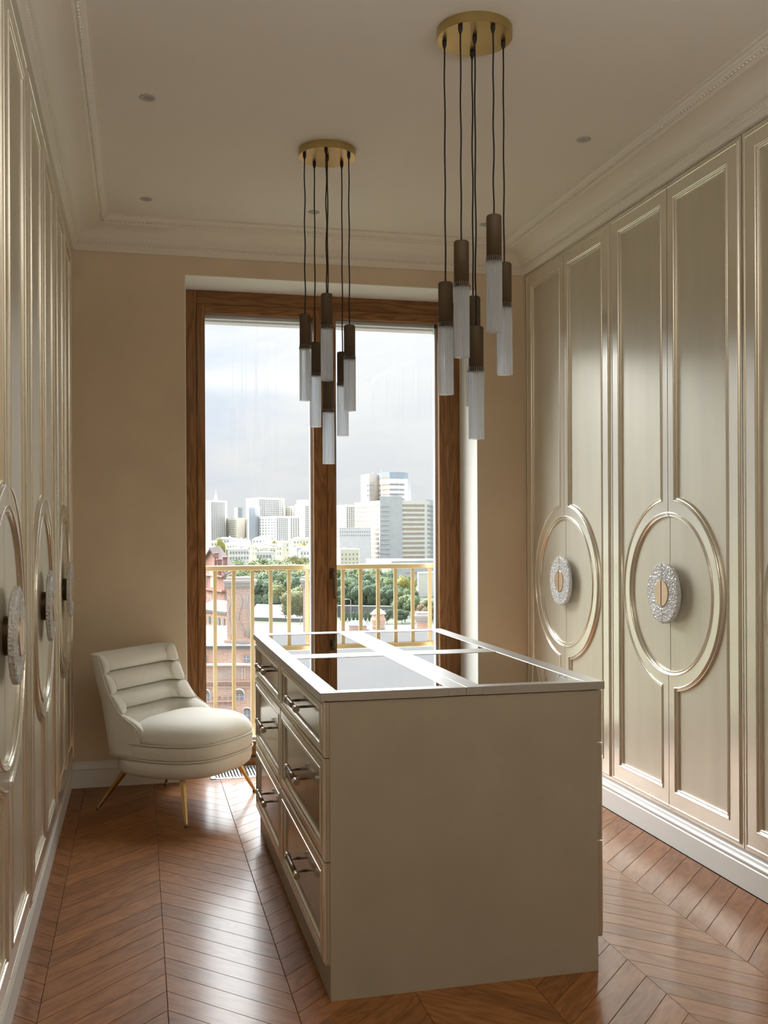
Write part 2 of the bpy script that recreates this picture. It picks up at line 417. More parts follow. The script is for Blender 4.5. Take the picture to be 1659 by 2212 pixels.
def door_meshes(s):
    """s=+1 door on +x side of the pair, s=-1 mirrored"""
    R1, R2, NK = .352, .420, .060
    x0, x1 = .0024, PW
    b = .018
    slab = MB().box(x0*s, -.022, ZB0, (x1)*s, -.010, ZB1)
    ah = math.acos(NK/R2)
    hole = [(NK, 2.843)] + [(NK, ZO+R2*math.sin(ah))] + arc(R2, ah, -ah, 40)[1:-1] + [(NK, ZO-R2*math.sin(ah)), (NK, .250), (.4635, .250), (.4635, 2.843)]
    a0 = math.acos(x0/R1)
    semi = arc(R1, a0, -a0, 40)
    outl = [(x0, ZB1-b)] + semi + [(x0, ZB0+b), (x1-b, ZB0+b), (x1-b, ZB1-b)]
    fr = MB()
    loops = [[Vector((x*s, z, 0)) for x, z in outl], [Vector((x*s, z, 0)) for x, z in hole]]
    tri = tessellate_polygon(loops); flat = loops[0]+loops[1]
    fr.add([(p.x, 0, p.y) for p in flat], [tuple(t) for t in tri])
    hp = [(x*s, z) for x, z in hole]; sp = [(x*s, z) for x, z in semi]
    # hole runs: up-neck down, around: interior lies to the left for s=+1
    sweep(fr, hp, BEAD, True, left=(s > 0))
    sweep(fr, sp, BEAD, False, left=(s < 0))
    op = [(x*s, z) for x, z in [(x0, ZB0+b), (x1-b, ZB0+b), (x1-b, ZB1-b), (x0, ZB1-b)]]
    sweep(fr, op, [(-.008, 0), (-.006, .0022), (-.002, .0025), (.001, 0), (.004, -.004), (.006, -.006), (b, -.006), (b, -.012)], False, left=(s < 0))
    # centre edge
    for za, zb in ((ZO+R1*math.sin(a0), ZB1-b), (ZB0+b, ZO-R1*math.sin(a0))):
        fr.add([(x0*s, 0, za), (x0*s, 0, zb), (x0*s, -.012, zb), (x0*s, -.012, za)], [(0,1,2,3)])
    return slab, fr
def half_disc(mb, s, g, r_, y0, y1, n=28, ch=.001):
    a0 = math.acos(g/r_)
    def ring(rr, y): 
        a = math.acos(min(1, g/rr)); return [(s*rr*math.cos(-a+2*a*i/n), y, ZO+.003+rr*math.sin(-a+2*a*i/n)) for i in range(n+1)]
    mb.loft([ring(r_, y0), ring(r_, y1-ch), ring(r_-ch, y1)], True, True)
def glass_half(s):
    mb = MB(); g = .0035; NR, NA = 10, 40
    def P(i, j, front):
        rr = .0585 + (.135-.0585)*i/NR
        rr = min(rr, .135)
        a = math.acos(g/rr); th = -a+2*a*j/NA
        q = Vector((rr*math.cos(th)*60, rr*math.sin(th)*60, 3.1 if front else 9.7))
        nzv = noise.noise(q)*.0016 + noise.noise(q*2.3)*.0012
        edge = 1 if i < NR else 0
        y = (.0325 if edge else .029) + nzv*1.2 if front else (.012 if edge else .015) + nzv*.6
        rr2 = rr + (noise.noise(Vector((th*5, 1.5, 0)))*.0018 if i >= NR-1 else 0)
        return (s*max(g, rr2*math.cos(th)), y, ZO+.003+rr2*math.sin(th))
    vs = []; fs = []
    for fr in (1, 0):
        for i in range(NR+1):
            for j in range(NA+1): vs.append(P(i, j, fr))
    N = (NR+1)*(NA+1)
    def ix(f, i, j): return f*N + i*(NA+1) + j
    for i in range(NR):
        for j in range(NA):
            fs.append((ix(0,i,j), ix(0,i+1,j), ix(0,i+1,j+1), ix(0,i,j+1))); fs.append((ix(1,i,j), ix(1,i,j+1), ix(1,i+1,j+1), ix(1,i+1,j)))
    for j in range(NA):
        fs.append((ix(0,NR,j), ix(1,NR,j), ix(1,NR,j+1), ix(0,NR,j+1))); fs.append((ix(0,0,j), ix(0,0,j+1), ix(1,0,j+1), ix(1,0,j)))
    for i in range(NR):
        for j in (0, NA): fs.append((ix(0,i,j), ix(1,i,j), ix(1,i+1,j), ix(0,i+1,j)))
    return mb.add(vs, fs, False)
def wardrobe():
    root = empty('wardrobe')
    MB().box(-.560, -.575, .10, .560, -.024, 2.934).build('carcass', M_hair, root)  # carcass coloured dark so the gaps between doors read as shade
    for s in (-1, 1):
        sl_, fr_ = door_meshes(s)
        d = sl_.build('door', M_panel, root)
        fr_.build('door_frame', M_frame, d)
        h = MB(); half_disc(h, s, .0035, .054, -.010, .0125); h.build('handle_mount', M_brassd, d)
        h = MB(); half_disc(h, s, .0035, .0575, .0125, .036); h.build('handle_cap', M_capb, d)
        glass_half(s).build('handle_plate', M_ice, d)
    return root
M_capb = mat('handle_brass', (.70, .52, .38), .30, 1)
proto = wardrobe()
wl = {('R', 5.186): 'tall champagne wardrobe on the right nearest the window, round glass pull in a circular panel',
      ('R', 4.063): 'middle wardrobe of the right wall, large hammered glass pull beside the island',
      ('R', 2.935): 'right-hand wardrobe cut off by the right edge of the picture',
      ('R', 1.807): 'right-hand wardrobe behind the camera, out of the picture',
      ('L', 5.186): 'far left champagne wardrobe beside the armless chair and tan wall',
      ('L', 4.063): 'middle wardrobe of the left wall with dark brass mount and hammered glass pull',
      ('L', 2.935): 'nearest left wardrobe cut off by the left edge of the picture',
      ('L', 1.807): 'left-hand wardrobe behind the camera, out of the picture'}
first = True
for (side, y), lab in wl.items():
    if y < 2: continue
    o = proto if first else copy_tree(proto); first = False
    o.location = (XR if side == 'R' else XL, y, 0); o.rotation_euler.z = PI/2 if side == 'R' else -PI/2
    tag(o, lab, 'wardrobe', 'panelled wardrobes along the %s wall' % ('right' if side == 'R' else 'left'))
# plain built-in cupboards further back
for side in 'RL':
    x0, x1 = (XR, 2.90) if side == 'R' else (-.95, XL)
    o = MB().box(x0, YR+.01, .10, x1, 2.37, 2.93).build('panelling', M_panel); struct(o); o.name = 'trim_3'
    struct(MB().box(x0, 5.752, .15, x1, YB-.001, 2.935).build('trim_4', M_frame))

# ---------------------------------------------------------------- window
win = struct(empty('window_1', (0, 0, 0)))
def vframe(mb, x0, x1, y0, y1, z0, z1): mb.bbox(x0, y0, z0, x1, y1, z1, .003)
fm = MB()
vframe(fm, WX0+.005, .345, YW+.005, 6.17, .0, WZ-.005); vframe(fm, 1.905, WX1-.005, YW+.005, 6.17, 0, WZ-.005)
fm.build('frame_jamb', M_wood, win); fm = MB()
vframe(fm, .345, 1.905, YW+.005, 6.17, 2.745, WZ-.005); fm.build('frame_head', M_woodh, win)
fm = MB(); vframe(fm, .345, 1.905, YW-.035, 6.17, .0, .045); fm.build('threshold', M_woodh, win)
xp = [(.345, .391, 1.043, 1.124), (1.126, 1.182, 1.84, 1.905)]
for i, (a, b, c, d) in enumerate(xp):
    s_ = MB(); z0, z1 = .047, 2.744
    vframe(s_, a, b, YW-.008, 6.145, z0, z1); vframe(s_, c, d, YW-.008, 6.145, z0, z1)
    sash = s_.build('sash', M_wood, win)
    for za, zb in ((2.694, z1), (z0, .135)):
        s_ = MB(); vframe(s_, b, c, YW-.008, 6.145, za, zb); s_.build('sash_rail', M_woodh, sash)
    q = MB()
    q.box(b-.02, 6.150, .1, b+.004, 6.19, 2.72); q.box(c-.013, 6.150, .1, c+.02, 6.19, 2.72); q.box(b, 6.150, 2.672, c, 6.19, 2.73); q.box(b, 6.150, .1, c, 6.19, .15)
    q.build('outer_cladding', M_alu, sash)
    MB().box(b-.01, 6.146, .12, c+.01, 6.1495, 2.71).build('window_pane', M_pane, sash)
hd = MB(); hd.bbox(1.135, YW-.016, 1.10, 1.165, YW-.008, 1.165, .002)
hd.tube([(1.15, YW-.016, 1.135), (1.15, YW-.055, 1.135), (1.152, YW-.06, 1.13)], .008, 10); hd.tube([(1.151, YW-.058, 1.14), (1.156, YW-.058, 1.01), (1.16, YW-.056, .985)], .0085, 10)
hd.build('window_handle', M_brassd, win)
# blind housing outside, seen as a pale strip along the top
bh = MB().box(.30, 6.21, 2.665, 1.93, 6.30, 2.76).build('blind_box', M_alu, win)

# floor grille
gr = tag(empty('floor_grille', (0, 0, 0)), 'aluminium trench heater grille set in the floor below the window', 'grille')
g = MB(); z0 = -.012
g.box(GRX0, GRY0, z0, GRX1, GRY0+.012, .002); g.box(GRX0, GRY1-.012, z0, GRX1, GRY1, .002); g.box(GRX0, GRY0, z0, GRX0+.028, GRY1, .002); g.box(GRX1-.012, GRY0, z0, GRX1, GRY1, .002)
g.build('grille_frame', M_grille, gr)
g = MB(); g.box(GRX0, GRY0+.05, z0, GRX1, GRY0+.055, -.004); g.box(GRX0, GRY0+.2, z0, GRX1, GRY0+.205, -.004); g.build('cross_rod', M_grille, gr)
me = None
x = GRX0+.040
while x < GRX1-.02:
    if me is None: o = MB().box(-.0045, GRY0+.012, z0, .0045, GRY1-.012, .0015).build('slat', M_grille, gr, (x, 0, 0)); me = o.data
    else: link('slat', me, gr, (x, 0, 0))
    x += .0182

# balcony railing
ra = tag(empty('balcony_railing', (1.1, 6.30, 0)), 'gold painted metal balustrade outside the window', 'railing')
MB().bbox(.05-1.1, -.022, 1.152, 2.25-1.1, .022, 1.183, .003).build('top_rail', M_gold, ra)
MB().bbox(.05-1.1, -.012, .02, 2.25-1.1, .012, .045, .002).build('bottom_rail', M_gold, ra)
me = None
for i in range(-3, 16):
    px = .459 + .1145*i - 1.1
    if me is None: o = MB().bbox(-.0115, -.008, .045, .0115, .008, 1.152, .0015).build('baluster', M_gold, ra, (px, 0, 0)); me = o.data
    else: link('baluster', me, ra, (px, 0, 0))
struct(MB().box(-.2, 6.2, -.35, 2.5, 6.42, -.02).build('trim_5', M_alu))

# downlights ----------------------------------------------------------
dl = None
pos = [(.045, 4.053, 'left of the ceiling nearest the camera'), (.049, 5.294, 'left of the ceiling by the crown moulding'), (.915, 5.312, 'behind the small canopy, above the window'),
       (1.876, 5.319, 'on the ceiling in the far right corner by the crown'), (1.883, 4.061, 'on the right of the ceiling, alone')]
for i, (x, y, lab) in enumerate(pos):
    if dl is None:
        dl = empty('downlight', (x, y, ZC))
        MB().lathe(0, 0, [(.020, -.001), (.030, -.001), (.031, -.003), (.029, -.004), (.021, -.0035), (.018, -.0005)], 28, True, False).build('trim_ring', M_spot, dl)
        MB().lathe(0, 0, [(.021, -.0008), (.02, -.0018)], 24).build('lens', M_spotin, dl)
        o = dl
    else: o = copy_tree(dl); o.location = (x, y, ZC)
    tag(o, 'small round recessed downlight ' + lab, 'downlight', 'recessed ceiling downlights')

# ---------------------------------------------------------------- chandeliers
def at_plane(u, v, ax, val):
    d = FW + CX*((u-829.5)/FPX) + CY*((VH-v)/FPX); t = (val-CAM[ax])/d[ax]; return CAM + d*t
def tube_mesh(L_, n=22, ro=.0265, ri=.0222):
    m_ = n*4; A = []; B = []
    for i in range(m_):
        a = 2*PI*i/m_; rr = ro - .0030*(abs(math.cos(n*a/2)))**1.5
        A.append((rr*math.cos(a), rr*math.sin(a))); B.append((ri*math.cos(a), ri*math.sin(a)))
    mb = MB(); z0, z1 = -L_, 0
    rg = [[(x, y, z1) for x, y in B], [(x, y, z1) for x, y in A], [(x, y, z0) for x, y in A], [(x, y, z0) for x, y in B], [(x, y, z1) for x, y in B]]
    return mb.loft(rg, True, False, False)
TUBE = None
def chandelier(name, centre, pend, label):
    global TUBE
    root = tag(empty(name, (centre[0], centre[1], ZC)), label, 'chandelier')
    MB().lathe(0, 0, [(.126, 0), (.127, -.001), (.127, -.031), (.1255, -.033), (.0, -.033)][:4], 96, False).build('canopy', M_brassc, root)
    for (cu, cv, top, bot) in pend:
        p = at_plane(cu, cv, 2, ZC-.045)
        d = (p-CAM).dot(FW)
        zt = EYE - ((top-VH)*d/FPX); zb = EYE - ((bot-VH)*d/FPX)
        x, y = p.x-centre[0], p.y-centre[1]
        rr = math.hypot(x, y)
        if rr > .112: x *= .112/rr; y *= .112/rr
        lt = ZC
        k = MB().lathe(x, y, [(.0075, -.033), (.0078, -.046), (.006, -.053), (.003, -.062)], 12).build('cord_grip', M_cord, root)
        ph = random.uniform(0, 6)
        amp = random.uniform(.0008, .0018)
        n_ = 30; zt_ = zt-ZC
        pts = [(x+amp*math.sin(ph+i*.7)*min(1, i/4, (n_-i)/3), y+amp*math.cos(ph*2+i*.5)*min(1, i/4, (n_-i)/3), -.055+(zt_+.055)*i/n_) for i in range(n_+1)]
        MB().tube(pts, .0028, 8).build('cord', M_cord, root)
        SL = .148
        sl = MB().lathe(x, y, [(.004, zt_+.004), (.022, zt_+.003), (.0245, zt_), (.025, zt_-.004), (.025, zt_-SL), (.022, zt_-SL), (.022, zt_-SL+.01)], 32).build('pendant_sleeve', M_sleeve, root)
        gz = zt_-SL+.016; Lg = gz-(zb-ZC)
        gl = tube_mesh(Lg).build('glass_tube', M_tube, sl); gl.location = (x, y, gz)
        pin = MB()
        for a in range(3):
            t = a*2.094+ph; pin.tube([(x+.024*math.cos(t), y+.024*math.sin(t), gz-.012), (x+.030*math.cos(t), y+.030*math.sin(t), gz-.012)], .0028, 8)
        pin.build('thumb_screw', M_brassd, sl)
c1 = at_plane(1025.2, 85.3, 2, ZC-.033); c2 = at_plane(706.7, 340.5, 2, ZC-.033)
chandelier('pendant_chandelier', c1, [(960.1, 95.4, 613, 853), (989, 57, 521, 771), (1019.7, 118, 644, 878), (1025.5, 85, 709, 949), (1070.5, 57, 466, 716), (1087, 96, 572, 811)],
           'large six-light chandelier nearest the camera, fluted glass tubes on a round brass canopy')
chandelier('pendant_chandelier', c2, [(656.5, 336, 680, 865), (679, 356, 741, 921.6), (703.9, 323, 634, 820.7), (707, 342, 818, 1001.5), (738.1, 356.5, 762, 941.5), (754.9, 336, 704, 887.6)],
           'smaller-looking six-light chandelier in front of the window, fluted glass tubes on a brass canopy')

# ---------------------------------------------------------------- island
IX0, IX1, IY0, IY1, IZ = .522, 1.4364, 2.958, 4.746, .9168
BX0, BX1 = .551, 1.4128
isl = tag(empty('dressing_island', (.98, 3.85, 0)), 'champagne lacquered dressing island with glass topped display compartments and side drawers', 'island')
OX, OY = .98, 3.85
def ib(mb): 
    mb.v = [(x-OX, y-OY, z) for x, y, z in mb.v]; return mb
# body: panels, leaving a display tray space under the top
b = MB()
b.box(BX0, IY0+.005, 0, BX1, IY0+.024, .889); b.box(BX0, IY1-.024, 0, BX1, IY1-.005, .889)
b.box(BX0, IY0+.024, 0, BX0+.016, IY1-.024, .889); b.box(BX1-.016, IY0+.024, 0, BX1, IY1-.024, .889)
ib(b).build('body', M_island, isl)
# top: two halves split at x=.976, each with two openings
gx = [(.579, .919), (1.031, 1.373)]; gy = [(3.003, 3.784), (3.905, 4.665)]
def topplate(x0, x1, y0, y1, hx0, hx1, hy0, hy1):
    mb = MB(); z0, z1 = IZ-.025, IZ
    mb.bbox(x0, y0, z0, hx0, y1, z1, .0012); mb.bbox(hx1, y0, z0, x1, y1, z1, .0012)
    mb.box(hx0, y0, z0, hx1, hy0, z1); mb.box(hx0, hy1, z0, hx1, y1, z1)
    return mb
xm, ym = .976, 3.846
for i, (x0, x1) in enumerate(((IX0, xm-.0006), (xm+.0006, IX1))):
    for j, (y0, y1) in enumerate(((IY0, ym-.0005), (ym+.0005, IY1))):
        t = ib(topplate(x0, x1, y0, y1, *gx[i], *gy[j])).build('top_frame', M_itop, isl)
        ib(MB().box(gx[i][0]+.0015, gy[j][0]+.0015, IZ-.007, gx[i][1]-.0015, gy[j][1]-.0015, IZ-.0012)).build('glass_inset', M_tglass, t)
        # tray and dividers beneath the glass
        tr = MB(); tr.box(gx[i][0]-.015, gy[j][0]-.015, .835, gx[i][1]+.015, gy[j][1]+.015, .842); ib(tr).build('display_tray', M_tray, t)
        dv = MB()
        for k in range(1, 4 if j == 0 else 3):
            yy = gy[j][0]+(gy[j][1]-gy[j][0])*k/(4 if j == 0 else 3); dv.box(gx[i][0], yy-.003, .842, gx[i][1], yy+.003, .875)
        for k in (1, 2):
            xx = gx[i][0]+(gx[i][1]-gx[i][0])*k/3; dv.box(xx-.003, gy[j][0], .842, xx+.003, gy[j][1], .875)
        ib(dv).build('tray_divider', M_itop, t)
# drawers
zs = [(.8885, .7235), (.7205, .4135), (.4105, .108)]
ys = [(IY0+.0065, 3.8815), (3.8845, IY1-.006)]
def drawer(x, out, y0, y1, z0, z1, handle=True):
    """x = face plane, out = -1 for left side"""
    yc = (y0+y1)/2
    root_l = (x-OX, yc-OY, 0)
    hw = (y1-y0)/2
    # local: along = y, outwards = -X for left side; build in (a, h, z) then map
    slab = MB(); slab.box(-hw, -.0205, z0, hw, -.009, z1)
    fr = MB(); e = .008; a0, a1, c0, c1_ = -hw+e, hw-e, z0+e, z1-e; i_ = .050 if z1-z0 > .2 else .032; j_ = .055
    outl = [(a0, c0), (a1, c0), (a1, c1_), (a0, c1_)]
    hole = [(-hw+j_, z0+i_), (-hw+j_, z1-i_), (hw-j_, z1-i_), (hw-j_, z0+i_)]
    loops = [[Vector((p[0], p[1], 0)) for p in outl], [Vector((p[0], p[1], 0)) for p in hole]]
    fr.add([(p.x, 0, p.y) for p in loops[0]+loops[1]], [tuple(t) for t in tessellate_polygon(loops)])
    sweep(fr, hole, [(-.016, 0), (-.0155, .002), (-.012, .003), (-.009, .001), (-.007, -.002), (-.004, -.0015), (-.001, -.002), (.001, -.006), (.003, -.009)], True, left=False)
    sweep(fr, outl, [(-.002, 0), (0, 0), (.003, -.003), (.005, -.005), (e, -.005), (e, -.010)], True, left=False)
    def mp_(mb):
        mb.v = [((x-OX)+out*h, (yc-OY)+a, z) for a, h, z in mb.v]; return mb
    d = mp_(slab).build('drawer_front', M_drawer, isl)
    mp_(fr).build('drawer_frame', M_frame, d)
    if handle:
        zc = (z0+z1)/2+.006; h_ = MB(); dy = -.012
        h_.tube([(-.088+dy, .0285, zc), (.088+dy, .0285, zc)], .0088, 16)
        for q in (-1, 1): h_.tube([(q*.066+dy, -.010, zc), (q*.066+dy, .0285, zc)], .0045, 10)
        mp_(h_).build('handle_bar', M_steeld, d)
        for q in (-1, 1):
            h_ = MB(); h_.tube([(q*.086+dy, .0285, zc), (q*.0865+dy, .0285, zc), (q*.1155+dy, .0285, zc), (q*.117+dy, .0285, zc)], [.0095, .0112, .0112, .0098], 18)
            mp_(h_).build('handle_end', M_steel, d)
for (y0, y1) in ys:
    for (z1, z0) in zs:
        drawer(.530, -1, y0, y1, z0, z1); drawer(1.4335, 1, y0, y1, z0, z1)

# ---------------------------------------------------------------- slipper chair
CH = (.185, 5.30); CA = math.atan2(-.63, .78)
ch = tag(empty('slipper_chair', (CH[0], CH[1], 0), CA), 'ivory velvet armless chair with channelled back and splayed brass legs, by the left wall', 'chair')
def sup(a, hw, fb, ff, z, p=3.2, bow=0.0):
    """rounded plan outline: width 2hw, back at fb, front at ff (x forward)"""
    c, s_ = math.cos(a), math.sin(a)
    x = math.copysign(abs(c)**(2/p), c); y = math.copysign(abs(s_)**(2/p), s_)
    cx = (ff+fb)/2; hx = (ff-fb)/2
    return (cx+hx*x + bow*(1-y*y)*(x > 0)*x, hw*y*(1-.05*max(0, x)), z)
NA = 72
def outline(hw, fb, ff, z, p=3.2, bow=0): return [sup(2*PI*i/NA, hw, fb, ff, z, p, bow) for i in range(NA)]
FB = -.225
sk = MB().loft([outline(.20, FB+.12, .24, .197), outline(.27, FB+.05, .31, .198, 3), outline(.296, FB+.02, .335, .205, 3), outline(.312, FB+.004, .353, .222, 3), outline(.318, FB-.003, .360, .245, 3), outline(.318, FB-.004, .361, .275, 3), outline(.312, FB+.002, .355, .290, 3)], True, True, True)
sk.build('seat_base', M_velvet, ch)
bd = MB().loft([outline(.312, FB+.002, .355, .291, 3), outline(.318, FB-.002, .363, .303, 3), outline(.320, FB-.002, .366, .345, 3), outline(.315, FB+.002, .360, .365, 3)], True, True, True)
bd.build('seat_band', M_velvet, ch)
rg = []
for t in [0, .12, .28, .45, .62, .78, .9, 1.0]:
    zz = .364 + .112*math.sin(t*PI/2)**.9; s_ = max(.02, math.cos(t*PI/2)**.5) if t < 1 else .02
    rg.append([(.09+(x-.09)*s_, y*s_, zz) for x, y, z in outline(.314, -.15, .359, 0, 3)])
MB().loft(rg, True, True, True).build('seat_cushion', M_velvet, ch)
pp = MB()
for z, hw, fb, ff in ((.291, .320, FB-.004, .365), (.366, .319, FB-.001, .364)): pp.ring_tube(outline(hw, fb, ff, z, 3), .0042)
pp.build('piping', M_pipe, ch)
# back: U-shaped shell, front edge falls away from top to seat
Z0, Z1 = .293, .788
def lean(z): return -.100*((z-Z0)/(Z1-Z0))
def halfw(z): return .316 - .006*((z-Z0)/(Z1-Z0))
WE = [(.293, .016), (.363, .018), (.399, .016), (.425, .008), (.445, -.010), (.462, -.035), (.478, -.068), (.497, -.098), (.530, -.130), (.561, -.152), (.60, -.175), (.642, -.197), (.719, -.224), (.788, -.248)]
def fwd_ext(z):
    for (a, b_), (c, d) in zip(WE, WE[1:]):
        if z <= c: return b_+(d-b_)*(z-a)/(c-a)
    return WE[-1][1]
def upath(z, n=44, fx=None, hwd=0, off=0.0):
    """outer U line from near wing tip to far wing tip with inward normals"""
    hw = halfw(z); xb = FB+lean(z); xe = fwd_ext(z)
    rc = min(.12, hw-.02, max(.03, xe-xb-.005))
    pts = [(xe, -hw)]; cx = xb+rc
    m_ = 8
    for i in range(1, m_): pts.append((xe+(cx-xe)*i/m_, -hw))
    for i in range(0, 11):
        a = -PI/2-PI/2*i/10; pts.append((cx+rc*math.cos(a), -hw+rc+rc*math.sin(a)))
    k = len(pts)
    for i in range(1, 12): pts.append((xb, -hw+rc+(2*(hw-rc))*i/12))
    for i in range(0, 11):
        a = PI-PI/2*i/10; pts.append((cx+rc*math.cos(a), hw-rc+rc*math.sin(a)))
    for i in range(1, m_+1): pts.append((cx+(xe-cx)*i/m_, hw))
    res = []
    for i, p in enumerate(pts):
        a = pts[max(0, i-1)]; b_ = pts[min(len(pts)-1, i+1)]; dx, dy = b_[0]-a[0], b_[1]-a[1]; l = math.hypot(dx, dy) or 1
        res.append((p[0], p[1], dy/l, -dx/l))
    # normal (dy,-dx): path goes back then across then forward -> points inwards
    return res
def shell(z0, z1, thf, n, endr=True, inset=0.0):
    mb = MB(); rings = []
    for i in range(n+1):
        z = z0+(z1-z0)*i/n; U = upath(z); th = thf(z)
        N = len(U); A = []; B = []
        for j, (x, y, nx, ny) in enumerate(U):
            e_ = min(j, N-1-j); tp = min(1, (e_/5.0))**.5 if endr else 1
            A.append((x+nx*inset, y+ny*inset, z)); q = inset+(th-inset)*max(.10, tp); B.append((x+nx*q, y+ny*q, z))
        rings.append(A+B[::-1])
    return mb.loft(rings, True, True, True)
shell(Z0, Z1-.012, lambda z: .020*(1 if z < Z1-.03 else .8), 22, False).build('outer_back', M_velvet, ch)
edges = [.34, .497, .591, .690, .784]
for i in range(4):
    za, zb = edges[i], edges[i+1]
    def th(z, za=za, zb=zb):
        t = (z-za)/(zb-za)
        return .050 + .030*(1-(z-Z0)/(Z1-Z0)) + .036*(max(0, math.sin(PI*t))**.5 - .5)*2*.8
    mb = MB(); rings = []; n = 14
    for k in range(n+1):
        z = za+(zb-za)*k/n; U = upath(z); q = max(0, math.sin(PI*k/n))**.5; T = th(z)
        A = []; B = []; N = len(U)
        for j, (x, y, nx, ny) in enumerate(U):
            e_ = min(j, N-1-j); tp = math.sin(min(1, e_/3.0)*PI/2)**.6; fx = .016*q*max(0, 1-e_/3)
            A.append((x+nx*.012+fx, y+ny*.012, z)); w_ = .012+(T-.012)*max(.25, tp); B.append((x+nx*w_+fx, y+ny*w_, z-.004*q))
        rings.append(A+B[::-1])
    mb.loft(rings, True, True, True); mb.build('back_channel', M_velvet, ch)
e1 = []; e2 = []
for i in range(25):
    z = Z0+(Z1-.006-Z0)*i/24; U = upath(z); e1.append((U[0][0]+.003, U[0][1]+.002, z)); e2.append((U[-1][0]+.003, U[-1][1]-.002, z))
top = [(x, y, Z1-.006) for x, y, _, _ in upath(Z1-.012)]
MB().tube(e1, .004, 8).tube(e2, .004, 8).tube(top, .004, 8).build('back_piping', M_pipe, ch)
ci, si = math.cos(-CA), math.sin(-CA)
for j, (fx, fy) in enumerate([(-.199, 5.281), (.216, 4.871), (.143, 5.706), (.600, 5.44)]):
    dx, dy = fx-CH[0], fy-CH[1]; lx, ly = dx*ci-dy*si, dx*si+dy*ci
    tx, ty = (lx*.70 if lx > 0 else lx*.52), ly*.72
    lg = MB().tube([(tx, ty, .222), (lx, ly, .012)], [.0165, .0075], 4, True, False).build('leg', M_brass, ch)
    MB().lathe(lx, ly, [(.008, 0), (.0095, .003), (.0085, .010), (.006, .014)], 14).build('foot_glide', M_steeld, lg)
# ================================================================ outside
GZ = -30.0
def facade_mat(name, col, amt=.05): return vary(mat(name, col, .8), (1, 1, 1), .35, amt)
X_white = facade_mat('far_white_render', (.80, .79, .77)); X_cream = facade_mat('far_cream_render', (.78, .73, .62)); X_grey = facade_mat('far_grey_render', (.55, .56, .59))  # far colours kept pale, with distance haze mixed into them
X_beige = facade_mat('far_beige_render', (.66, .61, .55)); X_win = mat('far_window_glass', (.30, .30, .33), .3); X_winw = mat('far_window_warm', (.42, .33, .26), .3)
X_winb = mat('far_window_blue', (.36, .43, .52), .25)
X_roof = facade_mat('zinc_roof', (.13, .14, .16)); X_roofw = facade_mat('pale_roof', (.175, .18, .19)); X_brown = facade_mat('brown_sheet_roof', (.09, .056, .053))
X_grass = vary(mat('grass_and_asphalt', (.075, .09, .055), .9), (1, 1, 1), .02, .25); X_road = mat('asphalt', (.095, .095, .10), .9)
def brick_mat(name, c1, c2, mortar, sc=1.0):
    M = mat(name, c1, .9); t, b, L = nodes(M)
    tc = t.nodes.new('ShaderNodeTexCoord'); br = t.nodes.new('ShaderNodeTexBrick')
    sp = t.nodes.new('ShaderNodeSeparateXYZ'); cb = t.nodes.new('ShaderNodeCombineXYZ'); ad = t.nodes.new('ShaderNodeMath')
    L(tc.outputs['Object'], sp.inputs[0]); L(sp.outputs['X'], ad.inputs[0]); L(sp.outputs['Y'], ad.inputs[1]); L(ad.outputs[0], cb.inputs['X']); L(sp.outputs['Z'], cb.inputs['Y'])
    L(cb.outputs[0], br.inputs['Vector'])
    br.inputs['Color1'].default_value = (*c1, 1); br.inputs['Color2'].default_value = (*c2, 1); br.inputs['Mortar'].default_value = (*mortar, 1)
    br.inputs['Scale'].default_value = sc; br.inputs['Brick Width'].default_value = .26; br.inputs['Row Height'].default_value = .078; br.inputs['Mortar Size'].default_value = .012
    n = t.nodes.new('ShaderNodeTexNoise'); n.inputs['Scale'].default_value = .8; n.inputs['Detail'].default_value = 6; L(tc.outputs['Object'], n.inputs['Vector'])
    mxn = t.nodes.new('ShaderNodeMix'); mxn.data_type = 'RGBA'; mr = t.nodes.new('ShaderNodeMapRange'); mr.inputs['From Min'].default_value = .52; mr.inputs['From Max'].default_value = .66; mr.inputs['To Max'].default_value = .55
    L(n.outputs['Fac'], mr.inputs['Value']); L(mr.outputs[0], mxn.inputs['Factor']); L(br.outputs['Color'], mxn.inputs['A']); mxn.inputs['B'].default_value = (.62, .56, .54, 1)
    L(mxn.outputs['Result'], b.inputs['Base Color'])
    return M
X_brick = brick_mat('weathered_brick', (.78, .46, .32), (.68, .38, .28), (.72, .60, .52)); X_brickd = brick_mat('dark_red_brick', (.46, .20, .16), (.38, .17, .14), (.46, .33, .29))
X_stone = mat('chimney_stone', (.50, .46, .42), .9); X_trimw = mat('white_window_surround', (.85, .84, .82), .8)
struct(MB().box(-1500, 20, GZ-2, 2600, 3000, GZ).build('ground', X_grass))

